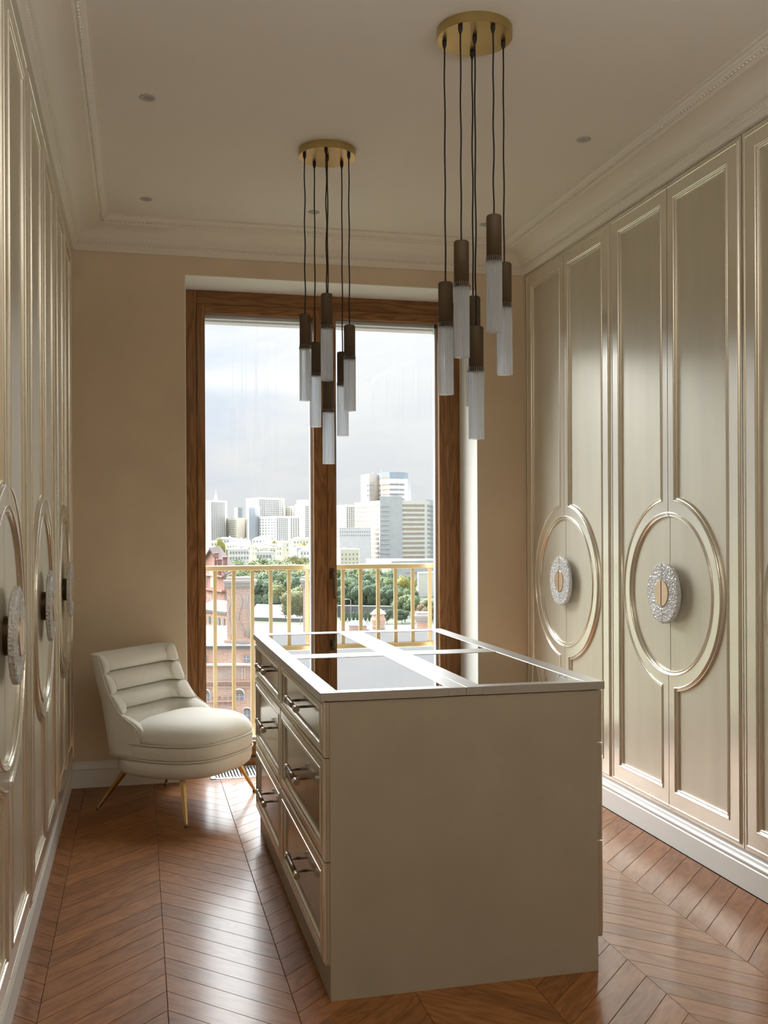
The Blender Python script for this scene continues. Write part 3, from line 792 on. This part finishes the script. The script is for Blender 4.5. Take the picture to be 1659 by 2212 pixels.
def foot(lst): return [at(u, VH, d) for u, d in lst]
def zv(v, d): return EYE - (v-VH)*d/FPX
def wall_quads(mb, p, q, z0, z1, off):
    d = Vector((q.x-p.x, q.y-p.y, 0)); l = d.length; d /= l; n = Vector((d.y, -d.x, 0))
    if n.dot(Vector((p.x, p.y, 0))) > 0: n = -n
    return d, l, n
def wins(mb, p, q, z0, z1, nc, nr, fx, fz, off=.12, skip=None):
    d, l, n = wall_quads(mb, p, q, z0, z1, off)
    for r_ in range(nr):
        for c in range(nc):
            if skip and skip(c, r_): continue
            a = (c+.5-fx/2)/nc*l; b = (c+.5+fx/2)/nc*l; za = z0+(r_+.5-fz/2)/nr*(z1-z0); zb = z0+(r_+.5+fz/2)/nr*(z1-z0)
            A = Vector((p.x, p.y, 0))+d*a; B = Vector((p.x, p.y, 0))+d*b; O = n*off; I = -n*off
            mb.add([(*(A+O).xy, za), (*(B+O).xy, za), (*(B+O).xy, zb), (*(A+O).xy, zb), (*(A+I).xy, za), (*(B+I).xy, za), (*(B+I).xy, zb), (*(A+I).xy, zb)],
                   [(0,1,2,3), (0,4,5,1), (1,5,6,2), (2,6,7,3), (3,7,4,0)])
def bld(lst, vtop, material, root, name='wall', vbase=None, depth=12):
    """lst: visible corners (u,distance) left to right; closed at the back"""
    P = foot(lst); z1 = zv(vtop, lst[len(lst)//2][1]); z0 = GZ if vbase is None else zv(vbase, lst[len(lst)//2][1])
    back = [P[-1]+FW*depth, P[0]+FW*depth]
    poly = [(p.x, p.y) for p in P]+[(p.x, p.y) for p in back]
    o = MB().prism(poly, z0, z1).build(name, material, root)
    # parapet lip
    MB().prism([(p.x, p.y) for p in [P[0]-FW*.2]+P[1:]+back], z1, z1+.5).build('parapet', material, root)
    return P, z0, z1
def tower(label, group, lst, vtop, material, grids, cat='building', depth=14, wm=None, extra=None):
    root = tag(empty('tower_block', (0, 0, 0)), label, cat, group)
    P, z0, z1 = bld(lst, vtop, material, root, depth=depth)
    for i, g_ in enumerate(grids):
        if not g_: continue
        nc, nr, fx, fz, vb = g_
        mb = MB(); zb = zv(vb, lst[i][1]); wins(mb, P[i], P[i+1], zb, z1-1.2, nc, nr, fx, fz)
        stuff(mb.build('window', wm or X_win, root))
    if extra: extra(root, z1)
    return root
# distant high-rises, left pane
G_ = 'distant high-rise blocks behind the left window pane'
def spire(root, z1):
    b = at(466.5, VH, 1010); k = 1010/FPX
    MB().lathe(b.x, b.y, [(5*k, GZ), (5*k, zv(1079, 1010)), (4*k, zv(1078, 1010)), (4*k, zv(1073, 1010)), (2.6*k, zv(1072, 1010)), (2.4*k, zv(1067, 1010)), (.8*k, zv(1066, 1010)), (.15*k, zv(1054, 1010))], 12, False).build('spire_tower', X_white, root)
tower('grey and white tower block at the left edge of the left pane, spire behind it', G_, [(436, 960), (456, 930), (486, 945)], 1080, X_white, [(4, 22, .42, .6, 1165), (7, 22, .66, .8, 1165)], extra=spire)
tower('low cream block with square windows right of the spired tower', G_, [(487, 960), (512, 930), (528, 945)], 1118, X_cream, [(6, 8, .5, .6, 1160), None])
tower('small dark glass tower on the far skyline between the two left groups of blocks', G_, [(506, 1500), (514, 1490), (523, 1500)], 1095, X_grey, [None, (3, 12, .7, .8, 1160)], wm=X_winb)
tower('tallest pale block of the left skyline, stepped roof', G_, [(532, 960), (560, 925), (573, 935), (603, 950), (612, 955)], 1075, X_white, [(6, 19, .45, .62, 1165), (3, 19, .7, .85, 1165), (8, 19, .62, .8, 1165), (2, 19, .3, .6, 1165)])
tower('slim blue-grey glazed block in front of the tallest pale block', G_, [(534, 905), (538, 895), (551, 897), (558, 900)], 1094, X_grey, [None, (5, 20, .75, .75, 1162), (2, 20, .5, .7, 1162)], wm=X_winb)
tower('wide low block with cream gridded front and grey side, lower centre of the left skyline', G_, [(559, 900), (597, 860), (622, 868), (627, 872), (647, 880)], 1115, X_white, [(6, 8, .5, .62, 1167), (6, 12, .62, .8, 1167), None, (4, 12, .62, .8, 1167)])
tower('pale block with rooftop plant room right of the wide low block', G_, [(617, 960), (638, 940)], 1093, X_cream, [(4, 16, .5, .6, 1160)])
tower('tall pale block beside the centre window post', G_, [(637, 925), (659, 905), (690, 925)], 1089, X_white, [(3, 1, .1, .1, 1165), (8, 15, .66, .8, 1165)], extra=lambda r, z: bld([(641, 930), (657, 920), (675, 930)], 1080, X_beige, r, 'plant_room', 1089, 6))
# right pane
G2 = 'buildings behind the right window pane'
tower('beige block with dark bays just right of the centre window post', G2, [(716, 900), (748, 860), (767, 870)], 1091, X_cream, [(9, 15, .5, .5, 1160), (4, 14, .7, .85, 1150)])
tower('small blue-grey roofed block left of the white office tower', G2, [(733, 700), (800, 690)], 1141, X_grey, [(14, 2, .4, .4, 1160)], depth=20)
tower('cream house with small dark windows at the foot of the white office tower', G2, [(716, 560), (735, 545), (775, 550)], 1188, X_cream, [None, (5, 3, .3, .4, 1222)], depth=12)
# white office complex
of = tag(empty('office_building', (0, 0, 0)), 'large white office building with ribbon windows and stepped tower behind the right pane', 'building')
Pf, z0, z1 = bld([(766, 760), (822, 700), (843, 704), (867, 706), (917, 712), (960, 780)], 1083, X_white, of, depth=30)
MB().prism([(p.x, p.y) for p in foot([(821, 699), (842, 702.5), (869, 705), (869, 722), (821, 716)])], GZ, zv(1072, 700)).build('lift_shaft', X_grey, of)
MB().prism([(p.x, p.y) for p in foot([(917.5, 716), (960, 770), (960, 800), (918, 740)])], GZ, zv(1079, 716)).build('wing', X_grey, of)
for k in range(13):
    v = 1089.5+k*10.2
    for (a, b, f0, f1, mt) in ((0, 1, .02, .93, X_winw), (1, 2, .02, .98, X_grey), (3, 4, .0, 1.0, X_winw), (4, 5, .1, .95, X_win)):
        pa, pb = Pf[a], Pf[b]
        if a == 1: pa, pb = foot([(822.5, 698.8)])[0], foot([(842, 702)])[0]
        if a == 4: pa, pb = foot([(918, 715.5)])[0], foot([(960, 769)])[0]
        p = pa.lerp(pb, f0); q = pa.lerp(pb, f1)
        zt, zb = zv(v, 705), zv(v+4.6, 705)
        mb = MB(); wins(mb, p, q, zb, zt, 1, 1, 1, 1, .35 if a != 1 else .25); mb.build('ribbon_window', mt, of)
        if a == 1 or a == 4: continue
        mb = MB(); wins(mb, p, q, zb, zt, 14, 1, .18, 1, .42); stuff(mb.build('window_mullion', X_beige, of))
def part_block(lst, vt, vb, m_, nm, depth=10):
    P = foot(lst); P2 = P+[P[-1]+FW*depth, P[0]+FW*depth]
    MB().prism([(p.x, p.y) for p in P2], zv(vb, lst[0][1]), zv(vt, lst[0][1])).build(nm, m_, of); return P
part_block([(780, 745), (798, 728), (798.5, 735)], 1026, 1086, X_white, 'tower_side')
part_block([(797, 730), (818, 738)], 1023, 1086, X_beige, 'tower_core')
part_block([(780, 748), (786, 744), (790, 745)], 1033, 1086, X_white, 'tower_slab')
Pt = part_block([(816, 742), (824, 728), (842, 720), (862, 722), (874, 726), (881, 734)], 1025, 1086, X_white, 'round_tower')
part_block([(880, 738), (888, 742)], 1038, 1086, X_grey, 'tower_edge')
part_block([(815.5, 742.5), (824, 727.5), (842, 719.5), (862, 721.5), (874, 725.5), (882, 734)], 1023.5, 1036, X_winb, 'crown_glazing')
for v in (1031, 1046, 1057, 1067, 1077):
    for i, (f0, f1) in enumerate(((.1, .9), (.1, 1), (.02, .98), (.05, .95))):
        mb = MB(); wins(mb, Pt[i].lerp(Pt[i+1], f0), Pt[i].lerp(Pt[i+1], f1), zv(v+3.6, 728), zv(v, 728), 1, 1, 1, 1, .3); mb.build('ribbon_window', X_winw if i < 2 else X_win, of)
for v in (1047, 1058, 1069):
    mb = MB(); wins(mb, *foot([(793, 729), (809, 731)]), zv(v+3, 730), zv(v, 730), 1, 1, 1, 1, .5); mb.build('ribbon_window', X_win, of)
for u, h in ((806, 4), (811, 6), (824, 8), (827, 4), (850, 3), (856, 3)):
    p = at(u, VH, 735); MB().prism([(p.x-.5, p.y), (p.x+.5, p.y), (p.x+.3, p.y+1)], zv(1025, 735), zv(1024-h, 735)).build('antenna', X_grey, of)
p_ = tag(empty('office_podium', (0, 0, 0)), 'long pale grey podium at the foot of the white office building', 'building', None)
bld([(790, 600), (845, 575), (960, 590)], 1214, X_grey, p_, 'wall', None, 25)
mb = MB(); P = foot([(858, 577), (960, 589)]); wins(mb, P[0], P[1], zv(1240, 575), zv(1238, 575), 12, 1, .8, 1); stuff(mb.build('window', X_win, p_))
bld([(903, 470), (960, 480)], 1238.5, X_white, tag(empty('entrance_canopy', (0, 0, 0)), 'white flat canopy structure at the lower right edge of the right pane', 'building'), 'wall', None, 10)

# low roofs between the high-rises and the trees
rng = random.Random(3)
def house(u, d, wpx, vt, hcol, rcol, lab, grp):
    k = d/FPX; w_ = wpx*k; p = at(u, VH, d); z1 = zv(vt, d); r_ = tag(empty('town_house', (p.x, p.y, GZ), YAW*-1+rng.uniform(-.5, .5)), lab, 'house', grp)
    dp = w_*rng.uniform(.5, .8); h = z1-GZ
    MB().box(-w_/2, -dp/2, 0, w_/2, dp/2, h).build('wall', hcol, r_)
    hr = w_*.10
    MB().loft([[(-w_/2-.3, -dp/2-.3, h), (w_/2+.3, -dp/2-.3, h), (w_/2+.3, dp/2+.3, h), (-w_/2-.3, dp/2+.3, h)], [(-w_/4, -.05, h+hr), (w_/4, -.05, h+hr), (w_/4, .05, h+hr), (-w_/4, .05, h+hr)]]).build('roof', rcol, r_)
    nb = max(2, int(wpx/6)); mb = MB()
    for rr in range(2):
        for c in range(nb):
            x = -w_/2+(c+.5)*w_/nb; mb.box(x-.55, -dp/2-.12, h-2.8-rr*3.4, x+.55, -dp/2, h-1.2-rr*3.4)
    stuff(mb.build('window', X_win, r_))
    ck = MB(); ck.box(w_*.15, -.4, h+hr*.3, w_*.15+.9, .5, h+hr+1.0); ck.build('chimney', X_white, r_)
for i in range(34):
    d = 815 - i*7.2 + rng.uniform(-8, 8); u = rng.uniform(446, 676) if i < 25 else rng.uniform(724, 765)
    vt = 1160 + (815-d)*.15 + rng.uniform(-2, 3)
    hn, hc = rng.choice([('white', X_white), ('white', X_white), ('cream', X_cream), ('grey', X_grey)]); rn, rc = rng.choice([('blue-grey', X_roof), ('pale grey', X_roofw)])
    sd = 'left' if i < 25 else 'right'
    house(u, d, rng.uniform(22, 48), vt, hc, rc, 'small %s low-rise house with %s roof below the high-rises, %s pane' % (hn, rn, sd), '%s houses with %s roofs, %s pane' % (hn, rn, sd))
house(574, 520, 34, 1192, X_white, X_roofw, 'white house with small square windows just above the trees in the left pane', None)

# trees -------------------------------------------------------------
def leafmat(n, c, tr=.12): return vary(mat(n, c, .85), (1, 1, 1), .5, .35)
X_leaf = [leafmat('leaf_green', (.17, .22, .11)), leafmat('leaf_dark', (.13, .19, .12)), leafmat('leaf_olive', (.25, .26, .13)), leafmat('leaf_yellow', (.42, .40, .13)), leafmat('leaf_rust', (.28, .21, .13))]
X_bark = mat('bark', (.22, .17, .13), .9)
tmesh = {}
def tree_mesh(kind, shape):
    if (kind, shape) in tmesh: return tmesh[(kind, shape)]
    r_ = random.Random(kind*7+shape); mb = MB(); blobs = []
    n = 9 if shape == 0 else 5
    for i in range(n):
        if shape == 0: blobs.append((Vector((r_.uniform(-.28, .28), r_.uniform(-.28, .28), r_.uniform(.35, .82))), r_.uniform(.16, .24)))
        else: z = .18+.7*i/n; blobs.append((Vector((0, 0, z)), .20*(1-i/n*.72)))
    for c, rad in blobs:
        for k in range(330 if shape == 0 else 200):
            v = Vector((r_.gauss(0, 1), r_.gauss(0, 1), r_.gauss(0, 1))).normalized(); p = c+v*rad*(r_.uniform(.72, 1.08)); s_ = r_.uniform(.014, .030)
            a = v.orthogonal().normalized(); b = v.cross(a); a = (a*math.cos(k)+b*math.sin(k)+v*.5*r_.uniform(-1, 1)).normalized(); b = v.cross(a).normalized()
            mb.add([p+a*s_, p+b*s_*.8, p-a*s_, p-b*s_*.8], [(0,1,2,3)])
        # dark core so that sky does not show through the middle
        core = []; 
        for q in range(4):
            zz = c.z-rad*.7+rad*1.4*q/3; rr = math.sqrt(max(.01, rad*rad*.55-(zz-c.z)**2)); core.append([(c.x+rr*math.cos(t*PI/4), c.y+rr*math.sin(t*PI/4), zz) for t in range(8)])
        mb.loft(core, True, True, False)
    me = bpy.data.meshes.new('crown'); me.from_pydata(mb.v, [], mb.f); me.materials.append(X_leaf[kind]); tmesh[(kind, shape)] = me
    return me
def tree(u, d, vt, kind, lab, grp, shape=0, wf=1.0, gz=GZ):
    p = at(u, VH, d); h = zv(vt, d)-gz
    r_ = tag(empty('tree', (p.x, p.y, gz), rng.uniform(0, 6)), lab, 'tree', grp)
    c = link('crown', tree_mesh(kind, shape), r_); c.scale = (h*wf, h*wf, h)
    MB().tube([(0, 0, 0), (0, 0, h*.45)], [h*.018, h*.01], 6).build('trunk', X_bark, r_)
tl = ['green leafy tree beyond the railing', 'dark green tree beyond the railing', 'olive autumn tree beyond the railing', 'yellow autumn tree beyond the railing', 'rust tinged autumn tree beyond the railing']
tg = 'mixed trees beyond the balcony railing'
for i in range(34):
    u = 500+178*((i*.618) % 1); row = i//9; d = 470-row*32+rng.uniform(-8, 8); vt = 1206+row*10+(-6 if u > 640 else 0)+(4 if u < 540 else 0)+rng.uniform(-4, 5)
    k = rng.choice([0, 0, 1, 4, 2] if row < 2 else [1, 1, 0, 1, 2]); tree(u, d, vt, k, tl[k]+(', far side of the wood, left pane' if row < 2 else ', near side of the wood, left pane'), tg+', left pane', 0, rng.uniform(.85, 1.15))
for i in range(34):
    u = 722+170*((i*.618) % 1); row = i//9; d = 455-row*23+rng.uniform(-8, 8); vt = 1226+row*9+max(0, (u-830))*.42+rng.uniform(-5, 5)
    k = rng.choice([2, 0, 3, 0] if row < 1 else [1, 1, 0, 1, 0]); tree(u, d, vt, k, tl[k]+(', far side of the wood, right pane' if row < 2 else ', near side of the wood, right pane'), tg+', right pane', 0, rng.uniform(.8, 1.05))
tree(870, 420, 1246, 3, 'bright yellow autumn tree right of the dark wood in the right pane', None, 0, .9)
tree(874, 345, 1282, 0, 'rounded light green tree in front of the grey podium', None, 0, 1.25)
tree(915, 330, 1296, 4, 'rust coloured tree at the right edge of the right pane', None, 0, 1.1)
tree(930, 350, 1290, 2, 'olive tree at the far right edge of the glass', None, 0, 1.1)
tree(626, 330, 1260, 2, 'big grey-green tree in front of the wood, left of the second brick chimney', None, 0, 1.05)
tree(482, 640, 1161, 3, 'yellow-green tree above the brown roof of the red brick hall', None, 0, .35)
tree(598, 700, 1166, 3, 'small yellow tree among the pale roofs in the left pane', None, 0, .3)
tree(651, 700, 1170, 3, 'small ochre tree among the pale roofs beside the centre post', None, 0, .3)
for i in range(9):
    tree(737+i*8.6, 350, 1318, 1, 'small dark conical conifer in the row along the pale wall', 'row of small conifers', 1, .9)
for u in (835, 868): tree(u, 338, 1312, 1, 'young round tree on the lawn beside the street' + (', left one' if u < 840 else ', right one'), None, 0, 1.0)
# street, wall, canopy, cars
def slab(name, lab, cat, lst, vt, material, depth, vb=None):
    r_ = tag(empty(name, (0, 0, 0)), lab, cat); P = foot(lst); P2 = P+[P[-1]+FW*depth, P[0]+FW*depth]; d = lst[0][1]
    MB().prism([(p.x, p.y) for p in P2], GZ if vb is None else zv(vb, d), zv(vt, d)).build('slab', material, r_); return r_
slab('garden_wall', 'long pale wall behind the row of small conifers', 'wall', [(728, 366), (872, 360)], 1308, X_roofw, 3)
sh = tag(empty('canopy_roof', (0, 0, 0)), 'low grey arched roof beyond the street in the left pane', 'roof'); a, b = foot([(545, 352), (652, 346)])
mb = MB(); rg = []
for i in range(9):
    t = PI*i/8; o = FW*(10-10*math.cos(t)); z = GZ+1.2+3.9*math.sin(t); rg.append([(a.x+o.x+math.sin(t)*.2, a.y+o.y, z), (b.x+o.x, b.y+o.y, z)])
mb.loft(rg, False, False); mb.build('roof_shell', X_grey, sh); MB().prism([(p.x, p.y) for p in (a+FW*.2, b+FW*.2, b+FW*19.8, a+FW*19.8)], GZ, GZ+1.3).build('wall', X_roofw, sh)
struct(MB().prism([(p.x, p.y) for p in foot([(430, 312), (980, 300), (1000, 326), (410, 338)])], GZ, GZ+.06).build('street', X_road))
X_red = mat('red_lacquer', (.62, .12, .10), .4); X_pink = mat('faded_red_awning', (.75, .33, .30), .7)
def car(u, d, lab, m_):
    p = at(u, VH, d); r_ = tag(empty('car', (p.x, p.y, GZ), -YAW), lab, 'car')
    MB().loft([[(-2.1, -.85, .35), (2.1, -.85, .35), (2.1, .85, .35), (-2.1, .85, .35)], [(-2.15, -.88, .8), (2.1, -.88, .75), (2.1, .88, .75), (-2.15, .88, .8)], [(-2.0, -.8, .95), (2.0, -.8, .9), (2.0, .8, .9), (-2.0, .8, .95)]]).build('body', m_, r_)
    MB().loft([[(-1.3, -.75, .93), (1.1, -.75, .93), (1.1, .75, .93), (-1.3, .75, .93)], [(-.9, -.62, 1.4), (.6, -.62, 1.4), (.6, .62, 1.4), (-.9, .62, 1.4)]]).build('cabin', X_win, r_)
    for x in (-1.35, 1.35):
        for y in (-.86, .86): MB().loft([[(x+.33*math.cos(t*PI/5), y-.1, .33+.33*math.sin(t*PI/5)) for t in range(10)], [(x+.33*math.cos(t*PI/5), y+.1, .33+.33*math.sin(t*PI/5)) for t in range(10)]]).build('wheel', M_dark, r_)
car(561, 318, 'red car parked on the street in the left pane', X_red); car(612, 314, 'white car on the street near the island corner in the left pane', X_white)
r_ = tag(empty('market_stall', (0, 0, 0)), 'faded red flat-roofed kiosks beyond the arched grey roof', 'kiosk')
for (u0, u1, vt, d) in ((549, 562, 1304, 395), (551, 572, 1314, 385)):
    P = foot([(u0, d), (u1, d)]); MB().prism([(p.x, p.y) for p in P+[P[1]+FW*5, P[0]+FW*5]], GZ, zv(vt, d)).build('kiosk', X_pink, r_)
for u, d, vt, side in ((648, 318, 1334, 'left'), (757, 330, 1294, 'right')):
    p = at(u, VH, d); q = tag(empty('street_lamp', (p.x, p.y, GZ)), 'thin grey street lamp post in the %s pane' % side, 'lamp post')
    h = zv(vt, d)-GZ; MB().tube([(0, 0, 0), (0, 0, h*.97), (-.5, 0, h), (-1.3, 0, h)], .12, 6).build('pole', X_grey, q); MB().box(-1.9, -.2, h-.08, -1.1, .2, h+.1).build('lamp_head', X_white, q)

# red brick hall on the left --------------------------------------------
hall = tag(empty('brick_hall', (0, 0, 0)), 'dark red brick gabled hall with brown sheet roof at the left of the left pane', 'building')
D0 = 112
a, b, c, e_ = foot([(425, D0), (484, D0-7), (507, D0+9), (440, D0+20)])
zr, ze = zv(1186, D0), zv(1232, D0)
MB().prism([(p.x, p.y) for p in (a, b, c, e_)], GZ, ze).build('wall', X_brickd, hall)
mid0 = (a+b)/2; mid1 = (e_+c)/2
vs = [(a.x, a.y, ze), (b.x, b.y, ze), (c.x, c.y, ze), (e_.x, e_.y, ze), (mid0.x, mid0.y, zr), (mid1.x, mid1.y, zr)]
MB().add(vs, [(0, 1, 4), (2, 3, 5)]).build('gable', X_brickd, hall)
def roofplane(pts, name, m_, t=.25):
    MB().loft([[Vector(p) for p in pts], [Vector(p)+Vector((0, 0, t)) for p in pts]]).build(name, m_, hall)
n_ = (b-a).normalized()*.5
ext = lambda p, z, k: (p.x+k*n_.x, p.y+k*n_.y, z)
ov = (c-b).normalized()*.6
roofplane([ext(b-ov, ze-.3, 1), ext(c+ov, ze-.3, 1), (mid1.x+ov.x, mid1.y+ov.y, zr), (mid0.x-ov.x, mid0.y-ov.y, zr)], 'roof', X_brown)
roofplane([ext(a-ov, ze-.3, -1), ext(e_+ov, ze-.3, -1), (mid1.x+ov.x, mid1.y+ov.y, zr), (mid0.x-ov.x, mid0.y-ov.y, zr)], 'roof', X_brown)
for (f, v0, v1) in ((.30, 1238, 1262), (.62, 1240, 1263)):
    p = a.lerp(b, f-.07); q = a.lerp(b, f+.07); mb = MB(); wins(mb, p, q, zv(v1, D0), zv(v0, D0), 1, 1, 1, 1, .12); mb.build('window', X_trimw, hall)
for f in (.25, .45, .65, .85):
    p = b.lerp(c, f-.05); q = b.lerp(c, f+.05); mb = MB(); wins(mb, p, q, zv(1262, D0), zv(1234, D0), 1, 1, 1, 1, .12); mb.build('window', X_win, hall)
for v in (1236, 1266):
    for p, q in ((a, b), (b, c)):
        mb = MB(); wins(mb, p, q, zv(v+3, D0), zv(v, D0), 1, 1, 1, 1, .3); mb.build('cornice', X_brickd, hall)
for u, d, v0 in ((467, D0-5, 1192), (486, D0-4, 1201), (474, D0-6, 1206)):
    p = at(u, VH, d); q = .22; o = MB(); o.box(p.x-q, p.y-q, zv(1240, d), p.x+q, p.y+q, zv(v0+2, d)); o.box(p.x-q*1.5, p.y-q*1.5, zv(v0+2, d), p.x+q*1.5, p.y+q*1.5, zv(v0, d)); o.build('chimney', X_brickd, hall)
lo = tag(empty('brick_annexe', (0, 0, 0)), 'lower faded brick annexe with grey roof between the hall and the near roof', 'building')
P = foot([(420, 78), (489, 74)]); MB().prism([(p.x, p.y) for p in P+[P[1]+FW*9, P[0]+FW*9]], GZ, zv(1320, 76)).build('wall', X_brick, lo)
MB().prism([(p.x, p.y) for p in [P[0]-FW*.4, P[1]-FW*.4, P[1]+FW*9, P[0]+FW*9]], zv(1320, 76), zv(1315, 76)).build('roof', X_roofw, lo)
mb = MB(); wins(mb, P[0].lerp(P[1], .1), P[1], zv(1345, 76), zv(1330, 76), 6, 1, .4, 1); stuff(mb.build('window', X_win, lo))

# near brick building below the balcony --------------------------------
nb = tag(empty('brick_building', (0, 0, 0)), 'weathered orange brick building with white flat roof below the balcony', 'building')
DN = 40.0
A, B = foot([(300, DN), (1000, DN)]); RZ = zv(1393, DN)
def along(u): return (A + (B-A)*((u-300)/700))
def nbox(u0, u1, v0, v1, out_, m_, name, root=nb, inn=.05):
    """box standing out of the facade between pixels columns u0..u1, heights v0..v1"""
    p, q = along(u0), along(u1); mb = MB()
    mb.prism([(x.x, x.y) for x in (p-FW*out_, q-FW*out_, q+FW*inn, p+FW*inn)], zv(v1, DN), zv(v0, DN)); return mb.build(name, m_, root)
MB().prism([(p.x, p.y) for p in (A, B, B+FW*8.2, A+FW*8.2)], GZ, RZ-.12).build('wall', X_brick, nb)
MB().prism([(p.x, p.y) for p in (A-FW*.12, B-FW*.12, B+FW*8.4, A+FW*8.4)], RZ-.12, RZ).build('roof', X_roofw, nb)
nbox(300, 1000, 1431, 1434.5, .30, X_trimw, 'cornice'); nbox(300, 1000, 1434.5, 1438, .16, X_brick, 'cornice'); nbox(300, 1000, 1468, 1471, .14, X_brick, 'cornice'); nbox(300, 1000, 1481, 1483, .08, X_brick, 'cornice')
me = None
for i in range(46):
    u = 436+i*3.3
    if me is None: o = nbox(u, u+1.7, 1471.5, 1477, .12, X_brick, 'dentil'); me = o.data; base = along(u)
    else:
        o = link('dentil', me, nb); d = along(u)-base; o.location = (d.x, d.y, 0)
def window_nb(u0, u1, v0, v1, arch=0, name='window'):
    fr = nbox(u0-1.6, u1+1.6, v0-(2 if not arch else 0), v1+1, .05, X_trimw if arch else X_stone, 'window_surround', nb)
    g_ = nbox(u0, u1, v0, v1, .08, X_win, 'window_pane', fr)
    nbox((u0+u1)/2-.3, (u0+u1)/2+.3, v0, v1, .10, X_trimw, 'mullion', fr); nbox(u0, u1, (v0+v1)/2-.3, (v0+v1)/2+.3, .10, X_trimw, 'transom', fr)
    if arch:
        p0, p1 = along(u0-3), along(u1+3); mb = MB(); n = 12; um = (u0+u1)/2; hw = (u1-u0)/2; rings = []
        for i in range(n+1):
            t = PI*i/n; pts = []
            for rr, o_ in ((1.0, .02), (1.0, .16), (1.22, .16), (1.22, .02)):
                p = along(um-hw*rr*math.cos(t))-FW*o_; pts.append((p.x, p.y, zv(v0-arch*math.sin(t)*(rr+.12*(rr > 1)), DN)))
            rings.append(pts)
        mb.loft(rings, True, True); mb.build('arch', X_trimw, fr)
window_nb(525.5, 538, 1415, 1427); window_nb(430, 446, 1415, 1427); window_nb(525, 540, 1531, 1556, 4); window_nb(440, 452, 1496, 1512, 8); window_nb(506, 526, 1496, 1510, 9)
for u in (458, 470, 482, 494): nbox(u, u+5, 1503, 1508, .07, X_brickd, 'brick_recess'); nbox(u, u+5, 1516, 1521, .07, X_brickd, 'brick_recess')
for u in (521, 527, 540, 545): nbox(u, u+1.6, 1441, 1466, .04, X_trimw, 'worn_plaster_streak')
nbox(300, 500, 1512, 1514, .1, X_brick, 'string_course')
def zigzag(root, u0, pts, d):
    mb = MB(); mb.tube([at(u, v, d) for u, v in pts], .032, 6); mb.build('mortar_streak', X_stone, root)
def stack(name, lab, u0, u1, v0, v1, d, cap=True):
    r_ = tag(empty(name, (0, 0, 0)), lab, 'chimney'); P = foot([(u0, d), (u1, d)]); w_ = (P[1]-P[0]); n = w_.normalized(); dp = .75
    def ring(k, z): 
        o = n*k; f_ = FW*k; a = P[0]-o-f_; b = P[1]+o-f_; c = P[1]+o+FW*(dp+k); e = P[0]-o+FW*(dp+k); return [(p.x, p.y, z) for p in (a, b, c, e)]
    H0, H1 = zv(v1, d), zv(v0, d)
    MB().loft([ring(.10, H0), ring(.10, H0+.12), ring(0, H0+.13), ring(0, H1-.45)]).build('shaft', X_brick, r_)
    MB().loft([ring(.03, H1-.45), ring(.03, H1-.38), ring(.08, H1-.36), ring(.08, H1-.24), ring(.13, H1-.22), ring(.13, H1-.12), ring(.02, H1-.10), ring(.02, H1)]).build('cap', X_stone, r_)
    return r_
s1 = stack('brick_chimney', 'big square brick chimney with pale mortar streaks on the near roof, left pane', 489, 543, 1246, 1387, 41)
zigzag(s1, 0, [(494, 1288), (499, 1300), (493, 1320), (496, 1345), (501, 1360), (500, 1382)], 40.96)
zigzag(s1, 0, [(517, 1285), (523, 1300), (516, 1325), (514, 1335), (520, 1350), (528, 1362), (529, 1375)], 40.96)
zigzag(s1, 0, [(512, 1330), (517, 1337)], 40.96); zigzag(s1, 0, [(536, 1285), (533, 1310), (541, 1340), (537, 1378)], 40.96)
stack('brick_chimney', 'second square brick chimney, half hidden by the centre window post', 654, 712, 1245, 1385, 41.5)
def pot(u, d, lab):
    p = at(u, VH, d); k = d/FPX; q = tag(empty('chimney_pot', (p.x, p.y, RZ)), lab, 'chimney')
    zz = lambda v: zv(v, d)-RZ
    MB().lathe(0, 0, [(15*k, 0), (15*k, zz(1352)), (14*k, zz(1351)), (16*k, zz(1343)), (17*k, zz(1338)), (14*k, zz(1333)), (14*k, zz(1328)), (10*k, zz(1327))], 14, False).build('pot', X_brick, q)
    MB().lathe(0, 0, [(18*k, zz(1327)), (18*k, zz(1325)), (10*k, zz(1318)), (3*k, zz(1314)), (1*k, zz(1312))], 8, False).build('cap', X_brick, q)
pot(816, 46.5, 'round terracotta chimney with conical cap on the white roof, right pane')
r_ = stack('brick_chimney', 'short square brick chimney with flat cap at the right end of the white roof', 899, 924, 1324, 1362, 46.5)
hut = tag(empty('roof_hut', (0, 0, 0)), 'small brick roof hut with grey pitched top on the white roof', 'hut'); P = foot([(753, 45.5), (791, 45.5)])
MB().prism([(p.x, p.y) for p in P+[P[1]+FW*.8, P[0]+FW*.8]], RZ, zv(1351, 45.5)).build('wall', X_brick, hut)
o_ = (P[1]-P[0]).normalized()*.1
MB().loft([[(p.x, p.y, zv(1351, 45.5)) for p in (P[0]-o_-FW*.1, P[1]+o_-FW*.1, P[1]+o_+FW*.9, P[0]-o_+FW*.9)], [(p.x, p.y, zv(1342, 45.5)) for p in (P[0]+o_+FW*.3, P[1]-o_+FW*.3, P[1]-o_+FW*.5, P[0]+o_+FW*.5)]]).build('roof', X_roof, hut)
